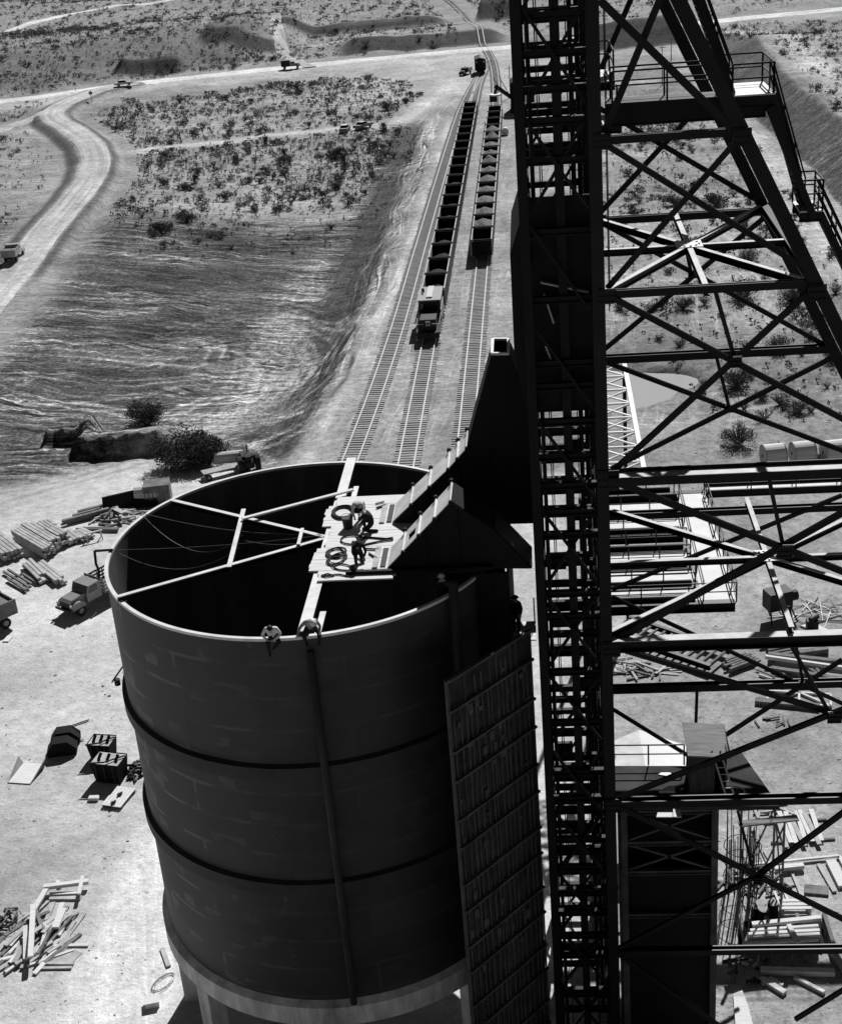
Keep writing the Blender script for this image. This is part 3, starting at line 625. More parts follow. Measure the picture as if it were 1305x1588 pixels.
for i in range(17):
    s = LP*(i+(rnd.uniform(-.25, .25) if 0 < i < 16 else 0))/16; b_ = PA*np.array([1, 1, 0])+pd_*s+pn_*0.06; mb = MB(); mb.beam(b_, b_-pn_*.02+np.array([0, 0, ZT-0.05-0.1*s/LP-(rnd.choice((0, 0, .4, 1.2)) if 0 < i < 16 else 0)]), rnd.uniform(.035, .06) if i else 0.14, 0.07, up=tuple(pn_)); mb.build('stud', M['formstud'], panel, o3)
for k, z in enumerate(np.arange(1.0, ZT, 1.62)):
    b_ = PA*np.array([1, 1, 0])+pn_*0.16+np.array([0, 0, z+ (0.25 if k % 2 else 0)]); mb = MB(); mb.beam(b_, b_+pd_*LP, 0.1, 0.10); mb.build('waler', M['formstud'], panel, o3)
for k in range(26):
    z = 3.0+k*0.17; b_ = PA*np.array([1, 1, 0])+pn_*0.18+np.array([0, 0, z]); 
    if k == 0: lad = MB()
    lad.beam(b_+pd_*0.25, b_+pd_*0.75, 0.05, 0.05)
lad.build('rungs', M['formstud'], panel, o3)
rr2 = random.Random(5)
for k in range(46):
    s = rr2.uniform(.2, LP-.5); z = rr2.uniform(8, ZT-1); b_ = PA*np.array([1, 1, 0])+pn_*0.07+pd_*s+np.array([0, 0, z]); mb = MB(); mb.beam(b_, b_+pd_*rr2.uniform(.1, .3), 0.05, rr2.uniform(.1, .5)); mb.build('board_patch', M['formstud'], panel, o3)

# ------------------------------------------------------------------ headframe
YN, YF = 48.4, 60.5; XP = 2.05
hf = empty('headframe', (2.0, 54.4, 0), 0, 'black steel mine headframe with braced tower and sloping back legs', 'headframe'); HO = (2.0, 54.4, 0)
ST = M['steel']; SW = M['steel_tower']
def hfpart(name, fn, m=None):
    mb = MB(); fn(mb); return mb.build(name, m or ST, hf, HO)
ZTOP = 62.0
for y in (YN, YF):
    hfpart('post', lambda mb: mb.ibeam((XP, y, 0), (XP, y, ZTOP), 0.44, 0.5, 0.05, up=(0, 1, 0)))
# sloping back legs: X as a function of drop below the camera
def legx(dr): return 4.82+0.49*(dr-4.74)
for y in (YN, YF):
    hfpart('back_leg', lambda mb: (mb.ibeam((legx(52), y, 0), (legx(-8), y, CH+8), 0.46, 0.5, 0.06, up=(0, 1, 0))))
def lat(y0, y1):                                           # lacing between the legs' inner flanges
    mb = MB()
    for k in range(10):
        d0 = 2+k*5; mb.beam((legx(d0)-0.15, y0, CH-d0), (legx(d0)-0.15, y1, CH-d0), 0.16, 0.16)
    return mb
def nb(y, a, b, w=0.30, h=0.26, name='brace', up=(0, 1, 0)):
    p, q = ony(*a, y), ony(*b, y)
    if p[0] > q[0]: p, q = q, p
    d = q-p
    f0, f1 = legx(CH-p[2])-p[0], legx(CH-q[2])-q[0]                     # stop every member at the leg and at the post
    if f1 < 0 and f0 > 0: q = p+d*(f0/(f0-f1))
    if p[0] < XP < q[0]: p = p+(q-p)*((XP-p[0])/(q[0]-p[0]))
    return hfpart(name, lambda mb: mb.ibeam(p, q, w*.62, h*.55, 0.03, up=up))
def ext(a, b, t):                                         # carry a line on past its second point
    return (a[0]+(b[0]-a[0])*t, a[1]+(b[1]-a[1])*t)
# near-plane braces (sit just in front and just behind each other where they cross)
e = 0.16
for i, (a, b, t, w) in enumerate([((929, 0), (1146, 211), 1, .42), ((933, 214), (997, 60), 1.7, .36),
        ((935, 222), (1262, 425), 1, .32), ((1146, 213), (941, 447), 1, .30),
        ((940, 457), (1206, 597), 2.1, .34), ((1271, 436), (945, 735), 1, .34),
        ((941, 742), (1214, 850), 1.9, .40), ((1305, 795), (948, 996), 1, .40), ((1305, 795), (1400, 742), 1, .40),
        ((948, 1002), (1291, 1106), 1.6, .36), ((1291, 1106), (953, 1240), 1, .36), ((1291, 1106), (1400, 1063), 1, .36),
        ((951, 1246), (1173, 1358), 2.0, .36), ((1173, 1358), (1305, 1261), 1.6, .36), ((1173, 1358), (960, 1470), 1, .30),
        ((957, 1478), (1110, 1588), 1.5, .32), ((1232, 1581), (1305, 1536), 1.8, .32)]):
    nb(YN+(e if i % 2 else -e), a, ext(a, b, t), w, 0.26)
# far-plane braces
for i, (a, b, t, w) in enumerate([((925, 122), (977, 0), 1.5, .34), ((929, 168), (1186, 318), 1, .34), ((1088, 160), (930, 330), 1, .34),
        ((931, 345), (1132, 455), 1.85, .32), ((1186, 336), (935, 543), 1, .32),
        ((935, 560), (1130, 633), 1.95, .34), ((1305, 547), (1130, 635), 2.05, .34),
        ((945, 742), (1120, 812), 2.0, .3), ((1305, 768), (1122, 843), 1.95, .3),
        ((948, 925), (1245, 1063), 1.3, .28), ((1305, 1023), (1118, 1144), 1, .34),
        ((950, 1100), (1120, 1205), 1.3, .28), ((952, 1373), (1154, 1469), 1.2, .24), ((1050, 1417), (952, 1468), 1, .24)]):
    nb(YF+(e if i % 2 else -e), a, ext(a, b, t), w, 0.24)
def strut(y, v0, v1, w, h, x1=None, kind='h', name='strut'):
    p = ony(940, v0, y); q = ony(1305, v1, y); p = np.array([XP+0.2, y, p[2]]); q = p+(np.array([q[0], y, p[2]])-p)*1.35
    return hfpart(name, lambda mb: (mb.hbeam(p, q, w, h, 0.06) if kind == 'h' else mb.ibeam(p, q, w, h, 0.05)))
def legend(d): return legx(d)
def strut_z(y, z, w, h, kind='h', name='strut', x0=None, x1=None):
    p = (XP+0.2 if x0 is None else x0, y, z); q = (legx(CH-z)-0.2 if x1 is None else x1, y, z)
    return hfpart(name, lambda mb: (mb.hbeam(p, q, w, h, 0.06) if kind == 'h' else mb.ibeam(p, q, w, h, 0.05)))
ZL = {}
for v, w, h, k in [(217, .26, .26, 'h'), (456, .26, .28, 'h'), (741, .95, .34, 't'), (1001, .42, .5, 'p'), (1245, .4, .32, 'h'), (1476, .32, .28, 'h')]:
    z = ony(940, v, YN)[2]; ZL[v] = z
    if k == 't': hfpart('strut', lambda mb: mb.trough((XP+.2, YN, z), (legx(CH-z)-.2, YN, z), w, h), [ST, M['highlight_pale']])
    elif k == 'p': hfpart('strut', lambda mb: mb.topped((XP+.2, YN, z), (legx(CH-z)-.2, YN, z), w, h), [ST, M['highlight_pale']])
    else: strut_z(YN, z, w, h, k)
for v, w, h, k in [(342, .3, .3, 'h'), (557, .42, .34, 'h'), (800, .4, .3, 'h'), (1069, .4, .36, 'h')]:
    z = ony(940, v, YF)[2]; strut_z(YF, z, w, h, k)
for y, a, b in [(YN, (1106, 443), (1138, 556)), (YF, (1053, 338), (1070, 419)), (YF, (1110, 553), (1130, 633)), (YN, (1190, 735), (1214, 850)), (YN, (1225, 1000), (1285, 1105)), (YF, (1222, 940), (1245, 1063)), (YF, (1080, 1070), (1078, 1128)), (YF, (1143, 1257), (1169, 1356))]:
    nb(y, a, b, .24, .2, 'hanger')
# gusset plates at the joints
for (u, v, y, s) in [(933, 217, YN, .9), (939, 456, YN, .9), (942, 740, YN, 1.3), (947, 1001, YN, 1.1), (950, 1243, YN, 1.1), (1148, 210, YN, 1.0), (1264, 450, YN, 1.0), (1138, 557, YN, .7), (1214, 850, YN, .95), (1291, 1106, YN, .9), (1173, 1358, YN, .6), (1073, 425, YF, .6), (1130, 634, YF, .6), (1190, 325, YF, 1.0), (931, 342, YF, .8), (1246, 1063, YF, .9)]:
    p = ony(u, v, y); hfpart('gusset', lambda mb: (mb.box(p+np.array([0, -0.3 if y == YN else 0.0, 0]), (s*.62, 0.05, s*0.6)), [mb.cyl(p+np.array([dx*s*.12, -.38 if y == YN else -.08, dz*s*.22]), p+np.array([dx*s*.12, -.3 if y == YN else 0, dz*s*.22]), .04, 6) for dx in (-2, -1, 0, 1, 2) for dz in (-1, 0, 1)]))
# level bracing (stars) between the two planes
def star(zs, name='level_brace'):
    x0, x1 = XP, legx(CH-zs); ym = (YN+YF)/2; c = ((x0+x1)/2, ym, zs)
    for (x, y) in [(x0, YN), (x0, YF), (x1, YN), (x1, YF), (x0, ym), (x1, ym), ((x0+x1)/2, YN), ((x0+x1)/2, YF)]:
        hfpart(name, lambda mb: mb.topped(c, (x, y, zs), .2, .26, .04), [ST, M['highlight_pale']])
    hfpart('star_plate', lambda mb: (mb.box((c[0], c[1], zs+.17), (1.0, 1.0, .03)), [mb.cyl((c[0]+.4*math.cos(k), c[1]+.4*math.sin(k), zs+.18), (c[0]+.4*math.cos(k), c[1]+.4*math.sin(k), zs+.23), .05, 6) for k in np.arange(0, 6.28, .6)]), M['sheet_lt'])
    for x in (x0, x1): hfpart('strut', lambda mb: mb.ibeam((x, YN, zs), (x, YF, zs), .3, .35, .05))
star(CH-14.4); star(CH-28.0)
# tower panel planes: verticals and buntons between the front and back of the skipway
XL = -0.42
TY = [YN, 51.6, 55.0, 58.0, YF]
for y in TY:
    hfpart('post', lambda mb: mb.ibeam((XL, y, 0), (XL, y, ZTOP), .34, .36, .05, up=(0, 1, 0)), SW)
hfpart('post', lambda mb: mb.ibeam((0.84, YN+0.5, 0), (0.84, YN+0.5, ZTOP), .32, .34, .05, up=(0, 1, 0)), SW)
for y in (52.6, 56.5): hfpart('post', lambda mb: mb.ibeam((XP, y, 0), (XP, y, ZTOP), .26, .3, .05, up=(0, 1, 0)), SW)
zc = 61.0; k = 0; rr3 = random.Random(11)
while zc > 1:
    for j, y in enumerate((YN+0.28, 51.9, 55.3, YF-0.3)):
        big = rr3.random()
        z = zc-0.35*j+rr3.uniform(-.15, .15)
        hfpart('bunton', lambda mb: mb.ibeam((XL+.15, y, z), (XP-.2, y, z), .22, .26, .04), SW)
    zc -= rr3.choice((1.1, 1.3, 2.4)) if zc < 48 else rr3.choice((.9, 1.1, 3.0)); k += 1
for y, s in ((YN+.1, 1), (YF-.05, -1)):
    z = 60
    while z > 3:
        a, b = (XL+.1, y, z), (XP-.1, y, z-3.6)
        if s < 0: a, b = (XP-.1, y, z), (XL+.1, y, z-3.6)
        if s > 0 or rr3.random() < .5: hfpart('brace', lambda mb: mb.beam(a, b, .11, .11), SW)
        if s > 0 and rr3.random() < .8: hfpart('brace', lambda mb: mb.beam((a[0], y+.16, b[2]), (b[0], y+.16, a[2]), .11, .11), SW)
        if rr3.random() < .35:
            zz = z-rr3.uniform(.5, 2.5); xx = rr3.choice((XL+.75, XP-.75)); hfpart('guide_box', lambda mb: mb.b2(xx-.4, xx+.4, y+s*1.2-.1, y+s*1.2+.1, zz-rr3.uniform(.3, .8), zz), SW)
        z -= 3.6 if 20 < z < 48 else 3.1
for x, ya, yb in ((XL, YN, YF), (XP, YN, YF)):
    z = 61
    while z > 4:
        hfpart('brace', lambda mb: mb.beam((x, ya, z), (x, yb, z-5.5), .14, .14), SW); hfpart('brace', lambda mb: mb.beam((x+.15, yb, z), (x+.15, ya, z-5.5), .14, .14), SW)
        hfpart('strut', lambda mb: mb.ibeam((x, ya, z-5.5), (x, yb, z-5.5), .26, .3, .04), SW); z -= 5.5
hfpart('ladder', lambda mb: ([mb.beam((XP-.45+s, 50.4, 0), (XP-.45+s, 50.4, ZTOP), .05, .05, up=(0, 1, 0)) for s in (-.2, .2)], [mb.cyl((XP-.65, 50.4, z_), (XP-.25, 50.4, z_), .02, 4) for z_ in np.arange(.3, ZTOP, .3)]), SW)
for x_, y_, r_ in ((XP-.35, 53.4, .1), (XP-.6, 54.2, .07), (XL+.35, 50.2, .08)): hfpart('riser_pipe', lambda mb: mb.cyl((x_, y_, 0), (x_, y_, ZTOP), r_, 8), SW)
# guide ropes
for x, y in ((0.2, 52.5), (1.5, 52.5), (0.3, 57), (1.4, 57)):
    hfpart('guide_rope', lambda mb: mb.cyl((x, y, 0), (x, y, ZTOP), .025, 5), M['rope'])
for x, y in ((XP+.55, 52.0), (XP+.62, 52.6)): hfpart('guide_rope', lambda mb: mb.cyl((x, y, 36), (x, y, ZTOP), .02, 5), M['rope'])
# sheeted dump section
zt, zb2 = ony(860, 312, YN)[2], ony(860, 650, YN)[2]
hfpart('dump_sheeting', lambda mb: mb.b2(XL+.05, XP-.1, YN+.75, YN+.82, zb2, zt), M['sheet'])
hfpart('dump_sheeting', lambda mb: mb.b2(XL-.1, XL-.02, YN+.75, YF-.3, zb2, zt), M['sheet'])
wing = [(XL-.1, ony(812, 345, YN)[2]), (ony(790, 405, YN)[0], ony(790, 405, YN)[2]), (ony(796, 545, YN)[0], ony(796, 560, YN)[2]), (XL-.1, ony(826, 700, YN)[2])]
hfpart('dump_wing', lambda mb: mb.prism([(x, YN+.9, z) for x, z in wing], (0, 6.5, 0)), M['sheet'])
for (a, b) in [((838, 437), (912, 452)), ((843, 455), (858, 500)), ((845, 535), (858, 566))]:
    p, q = ony(*a, YN+.5), ony(*b, YN+.5); hfpart('chute_plate', lambda mb: mb.beam(p, q, .28, .06), M['paint_md'])

# platforms, rails and stairs of the headframe
def railing(mb, pts, h=1.07, r=.035, step=2.0, mid=True):
    for a, b in zip(pts[:-1], pts[1:]):
        a = Vector(a); b = Vector(b); n = max(1, round((b-a).length/step))
        for i in range(n+1):
            p = a+(b-a)*i/n; mb.cyl(p, p+Vector((0, 0, h)), r, 6)
        mb.cyl(a+Vector((0, 0, h)), b+Vector((0, 0, h)), r, 6)
        if mid: mb.cyl(a+Vector((0, 0, h*.55)), b+Vector((0, 0, h*.55)), r*.9, 6)
def platform(x0, x1, y0, y1, z, rails, m='deckplate', girder=.3):
    mb = MB(); mb.b2(x0, x1, y0, y1, z-.05, z); p = mb.build('platform', M[m], hf, HO)
    mb = MB()
    for y in (y0+.1, y1-.1): mb.ibeam((x0, y, z-.05-girder/2), (x1, y, z-.05-girder/2), .2, girder, .04)
    for x in np.linspace(x0+.15, x1-.15, max(2, int((x1-x0)/2.2))): mb.ibeam((x, y0+.2, z-.05-girder/2), (x, y1-.2, z-.05-girder/2), .16, girder*.8, .04)
    mb.build('girder', ST, p, HO)
    for pts in rails:
        mb = MB(); railing(mb, pts); mb.build('handrail', ST, p, HO)
    return p
zp = 43.75
platform(2.6, 8.1, 51.2, 52.4, zp, [[(2.8, 51.25, zp), (6.6, 51.25, zp)], [(2.8, 52.35, zp), (6.6, 52.35, zp)]], girder=.75, m='steel')
platform(6.75, 8.35, 50.9, 53.6, zp+.05, [[(6.9, 53.55, zp), (8.3, 53.55, zp), (8.3, 50.95, zp), (6.9, 50.95, zp)]], girder=.4)
platform(2.35, 3.1, 54.5, 57.5, zp+.3, [[(2.4, 57.45, zp+.3), (3.05, 57.45, zp+.3), (3.05, 54.5, zp+.3)]], girder=.3)
platform(2.3, 3.2, 52.4, 54.4, zp-.9, [[(3.15, 52.4, zp-.9), (3.15, 54.4, zp-.9)]], girder=.3)
z2 = ony(1255, 325, 51.0)[2]; xa = ony(1238, 325, 51)[0]; xb = ony(1273, 320, 51)[0]
platform(xa, xb, 50.8, 52.4, z2, [[(xa, 52.35, z2), (xb, 52.35, z2), (xb, 50.85, z2), (xa, 50.85, z2)]], girder=.35)
def stair(a, b, w=.8):
    mb = MB(); a = Vector(a); b = Vector(b); d = b-a; n = int(abs(d.z)/.22)
    for i in range(n+1):
        p = a+d*i/n; mb.box((p.x, p.y, p.z), (.26, w, .04))
    for s in (-1, 1): mb.beam(a+Vector((0, s*w/2, 0)), b+Vector((0, s*w/2, 0)), .05, .26)
    p = mb.build('stair', ST, hf, HO); mb = MB()
    for s in (-1, 1):
        for h in (.55, 1.0): mb.cyl(a+Vector((0, s*w/2, h)), b+Vector((0, s*w/2, h)), .035, 6)
        for i in range(0, n+1, 6):
            q = a+d*i/n; mb.cyl(q+Vector((0, s*w/2, 0)), q+Vector((0, s*w/2, 1.0)), .03, 6)
    mb.build('handrail', ST, p, HO)
stair((8.3, 51.5, zp), (xa+.2, 51.5, z2+.1)); stair((xb-.1, 51.5, z2), (xb+4.6, 51.5, z2-9.5)); stair((6.9, 51.5, zp+.1), (1.9+1.2, 51.5, zp+10.2))
hfpart('stair_stringer', lambda mb: mb.ibeam((8.15, 50.95, zp-.4), (xa+.5, 50.95, z2-.3), .25, .45, .05, up=(0, 1, 0)))

# ------------------------------------------------------------------ work platform with bright decks, behind the tower
ZP = 18.0
wp = empty('work_platform', (6, 68, ZP), 0, 'bright L-shaped work platform with handrails and dark girders behind the tower', 'platform'); WO = (6, 68, ZP)
def wpp(name, fn, m): mb = MB(); fn(mb); return mb.build(name, m, wp, WO)
wpp('deck', lambda mb: mb.b2(7.35, 8.95, 61.7, 74.9, ZP-.06, ZP), M['deckplate'])
ys = [62.3, 64.3, 66.4, 68.4, 70.6, 72.8]
for i, y in enumerate(ys): 
    if i != 3: wpp('deck', lambda mb: mb.b2(XP+.3, 7.33, y-.3, y+.85, ZP-.06, ZP-.003), M['deckplate'])
for i, y in enumerate([61.75, 63.4, 65.5, 67.5, 69.6, 71.8, 74.85]):
    wpp('girder', lambda mb: (mb.ibeam((XP, y, ZP-.22), (8.9 if i in (0, 6) else 7.2, y, ZP-.22), .4, .5, .05), mb.cyl((XP, y+.28, ZP+.12), (7.0, y+.28, ZP+.12), .15, 10)), ST)
for i, y in enumerate([63.8, 66.0, 68.0, 70.1, 72.3, 74.8]):
    wpp('handrail', lambda mb: railing(mb, [(XP+.4, y, ZP), (7.2, y, ZP)], step=1.7), ST)
wpp('handrail', lambda mb: railing(mb, [(8.95, 61.75, ZP), (8.95, 74.85, ZP)], step=1.6), ST)
wpp('handrail', lambda mb: railing(mb, [(XP, 61.7, ZP), (8.95, 61.7, ZP)], step=2.2), ST)
wpp('handrail', lambda mb: railing(mb, [(7.4, 62.0, ZP), (7.4, 74, ZP)], step=3.2), ST)
for x, y in ((1.9, 61.8), (1.9, 74.8)):
    wpp('support_leg', lambda mb: mb.ibeam((x, y, 0), (x, y, ZP-.1), .3, .3, .04, up=(0, 1, 0)), ST)
wk = empty('walkway', (14, 75.2, ZP), 0, 'long narrow bright walkway with pipe handrails running right from the work platform', 'walkway')
mb = MB(); mb.b2(8.97, 24, 74.6, 75.6, ZP-.05, ZP); mb.build('deck', M['deckplate'], wk, (14, 75.2, ZP))
for y in (74.55, 75.65):
    mb = MB(); mb.ibeam((8.97, y, ZP-.02), (24, y, ZP-.02), .12, .45, .04); mb.build('girder', ST, wk, (14, 75.2, ZP))
    mb = MB(); railing(mb, [(9, y, ZP), (24, y, ZP)], step=2.6); mb.build('handrail', ST, wk, (14, 75.2, ZP))
for x in (23.5,): mb = MB(); mb.ibeam((x, 75.1, 0), (x, 75.1, ZP-.3), .3, .3, .04, up=(0, 1, 0)); mb.build('support_leg', ST, wk, (14, 75.2, ZP))
# pale lattice mast lying behind the post (conveyor gallery truss)
lt = empty('lattice_truss', (4, 84, 22), 0, 'slender pale lattice truss rising beside the pond behind the tower', 'truss')
TA, TB = ony(967, 563, 92), ony(1000, 740, 80)
def ltp(name, fn): mb = MB(); fn(mb); return mb.build(name, M['sheet_lt'], lt, (4, 84, 22))
dv = np.array([-2.6, 0, 0])
ltp('chord', lambda mb: mb.beam(TA, TB, .3, .22)); ltp('chord', lambda mb: mb.beam(TA+dv, TB+dv, .25, .22))
for i in range(9):
    p = TA+(TB-TA)*i/8; ltp('strut', lambda mb: mb.beam(p, p+dv, .12, .12))
    if i < 8: q = TA+(TB-TA)*(i+1)/8; ltp('lacing', lambda mb: mb.beam(p, q+dv, .1, .1)); ltp('lacing', lambda mb: mb.beam(p+dv, q, .1, .1))
for p in (TA, TA+dv): mb = MB(); mb.beam((p[0], p[1], 0), p-np.array([0, 0, .1]), .25, .25, up=(0, 1, 0)); mb.build('support_leg', ST, lt, (4, 84, 22))

# ------------------------------------------------------------------ crusher bin at the foot of the tower, with its hut
ZD = 14.6
cb = empty('crusher_bin', (5, 52.5, 0), 0, 'dark square crusher bin with a littered deck on top, right of the tower foot', 'bin'); CO = (5, 52.5, 0)
def cbp(name, fn, m, par=None): mb = MB(); fn(mb); return mb.build(name, m, par or cb, CO)
dq = [onz(*q, ZD) for q in [(950, 1188), (1062, 1188), (1150, 1168), (1208, 1250), (950, 1250)]]
cbp('top_deck', lambda mb: mb.prism([p-np.array([0, 0, .2]) for p in dq], (0, 0, .2)), M['timber_dk'] if False else M['form'])
x0, x1 = 2.55, 6.75; yb_ = 50.6
cbp('front_wall', lambda mb: mb.b2(x0, x1, yb_, yb_+.1, 0, ZD-3.8), M['sheet'])
cbp('side_wall', lambda mb: mb.b2(x0, x0+.1, yb_+.1, dq[0][1]-.25, 0, ZD-.25), M['sheet']); cbp('side_wall', lambda mb: mb.b2(x1-.1, x1, yb_+.1, dq[0][1]-.25, 0, ZD-.25), M['sheet'])
cbp('back_wall', lambda mb: mb.b2(x0+.1, x1-.1, dq[0][1]-.25, dq[0][1]-.12, 0, ZD-.25), M['sheet'])
for x in (x0+.15, x1-.15): cbp('post', lambda mb: mb.ibeam((x, yb_-.15, 0), (x, yb_-.15, ZD-.25), .28, .28, .04, up=(0, 1, 0)), M['formstud'])
for z in (ZD-.55, ZD-2.2, ZD-3.8, ZD-6.2): cbp('strut', lambda mb: mb.ibeam((x0+.3, yb_-.15, z), (x1-.3, yb_-.15, z), .2, .24, .04), M['formstud'])
for a, b in (((x0+.3, ZD-2.1), (x1-.3, ZD-.6)), ((x0+.3, ZD-.6), (x1-.3, ZD-2.1)), ((x0+.3, ZD-3.7), (x1-.3, ZD-2.3)), ((x0+.3, ZD-2.3), (x1-.3, ZD-3.7))):
    cbp('brace', lambda mb: mb.beam((a[0], yb_-.1, a[1]), (b[0], yb_-.1, b[1]), .1, .1), M['formstud'])
cbp('front_wall', lambda mb: mb.b2(x0+.3, x1-.3, yb_+.8, yb_+.9, ZD-3.8, ZD-.3), M['sheet'])
hut = empty('hut', tuple(onz(1094, 1215, ZD)), 0, 'small board hut with a slanting plank roof on the bin deck', 'hut'); hc = np.array(hut.location)
def hp(name, fn, m): mb = MB(); fn(mb); return mb.build(name, m, hut, tuple(hc))
M['hutroof'] = mat('hut_roof_boards', 0.22, .9, .15, .3, 1.0, .2, stretch=(1, 9, 1)); M['hutwall'] = mat('hut_wall_boards', 0.05, .9, .15, .4, 1.0, .2, stretch=(9, 9, 1))
hx, hy = .78, .75; hz = 2.05
hp('wall', lambda mb: (mb.b2(hc[0]-hx, hc[0]+hx*.35, hc[1]-hy, hc[1]-hy+.05, ZD, ZD+hz), mb.b2(hc[0]+hx*.35, hc[0]+hx, hc[1]-hy, hc[1]-hy+.05, ZD+1.75, ZD+hz), mb.b2(hc[0]-hx, hc[0]-hx+.05, hc[1]-hy+.05, hc[1]+hy, ZD, ZD+hz+.1), mb.b2(hc[0]+hx-.05, hc[0]+hx, hc[1]-hy+.05, hc[1]+hy, ZD, ZD+hz+.1), mb.b2(hc[0]-hx+.05, hc[0]+hx-.05, hc[1]+hy-.05, hc[1]+hy, ZD, ZD+hz+.1)), M['hutwall'])
hp('roof', lambda mb: mb.prism([(hc[0]-hx-.12, hc[1]-hy-.25, ZD+hz+.06), (hc[0]+hx+.15, hc[1]-hy-.25, ZD+hz-.1), (hc[0]+hx+.1, hc[1]+hy+.3, ZD+hz+.2), (hc[0]-hx-.15, hc[1]+hy+.3, ZD+hz+.4)], (0, 0, .07)), M['hutroof'])
mb = MB(); railing(mb, [tuple(onz(950, 1187, ZD)), tuple(onz(1060, 1186, ZD))], step=1.5); tag(mb.build('handrail', ST, cb, CO))
# things lying on the bin deck
def lay(name, cat, label, pts, z, th, m, group=None):
    P = [onz(*p, z) for p in pts]; c = P[0]; mb = MB(); mb.prism(P, (0, 0, th)); return tag(mb.build(name, m, None, tuple(c)), label, cat, group)
lay('board', 'board', 'pale board lying on the near edge of the bin deck, left of a smaller one', [(1017, 1268), (1042, 1268), (1042, 1261), (1019, 1261)], ZD+.01, .04, M['plank'])
lay('board', 'board', 'short pale board right of a longer one on the near bin deck edge', [(1043, 1268), (1056, 1268), (1054, 1256), (1043, 1256)], ZD+.01, .05, M['plank'])
lay('plate', 'plate', 'small pale plate on the bin deck below the crossing braces', [(1020, 1202), (1046, 1206), (1036, 1197), (1028, 1197)], ZD+.01, .04, M['sheet_lt'])
lay('beam', 'beam', 'pale timber T-piece lying in the middle of the dark bin deck', [(1021, 1230), (1046, 1230), (1046, 1222), (1036, 1222)], ZD+.01, .12, M['plank'])
mb = MB(); hpz = [onz(1132+22*math.cos(t)*(1 if math.cos(t) > 0 else 1), 1228-9*math.sin(t), ZD+.06) for t in np.linspace(-2.6, 2.4, 16)]; mb.tube(hpz, .035, 5); tag(mb.build('hose', M['timber'], None, tuple(hpz[0])), 'pale hose lying in an open loop on the dark deck right of the hut', 'hose')
ld = empty('ladder', tuple(onz(1122, 1238, ZD)), 0, 'thin pale ladder leaning at the right of the hut door', 'ladder')
la, lb = onz(1126, 1238, ZD), onz(1126, 1240, ZD)+np.array([-.6, .5, 2.2]); lo = tuple(ld.location)
for s in (0, .35): mb = MB(); mb.beam(la+np.array([s, 0, 0]), lb+np.array([s, 0, 0]), .05, .06); mb.build('stile', M['timber'], ld, lo)
for k in range(7): p = la+(lb-la)*(k+.5)/7; mb = MB(); mb.beam(p, p+np.array([.35, 0, 0]), .04, .03); mb.build('rung', M['timber'], ld, lo)
# pale roofed shed on the ground behind the bin
P = [Gp(*q) for q in [(935, 1172), (1062, 1172), (1072, 1158), (1012, 1140), (935, 1152)]]
tr = empty('low_shed', tuple(P[0]), 0, 'low shed with a broad white roof behind the dark bin deck', 'shed')
b0 = np.array(Gp(1000, 1188)); zr = 5.0
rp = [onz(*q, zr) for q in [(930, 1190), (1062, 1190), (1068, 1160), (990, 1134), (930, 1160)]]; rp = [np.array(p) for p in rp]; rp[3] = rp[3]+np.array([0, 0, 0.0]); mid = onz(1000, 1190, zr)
mb = MB(); mb.prism([rp[0], mid, rp[3], rp[4]], (0, 0, .1)); mb.build('roof', M['highlight_pale'], tr, tuple(P[0]))
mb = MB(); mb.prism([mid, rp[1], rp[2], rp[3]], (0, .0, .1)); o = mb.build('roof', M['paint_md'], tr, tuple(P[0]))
for p in (rp[0], rp[1], rp[2], rp[4]): mb = MB(); mb.beam((p[0], p[1]+.1, 0), (p[0], p[1]+.1, zr-.02), .2, .2, up=(0, 1, 0)); mb.build('post', M['timber'], tr, tuple(P[0]))
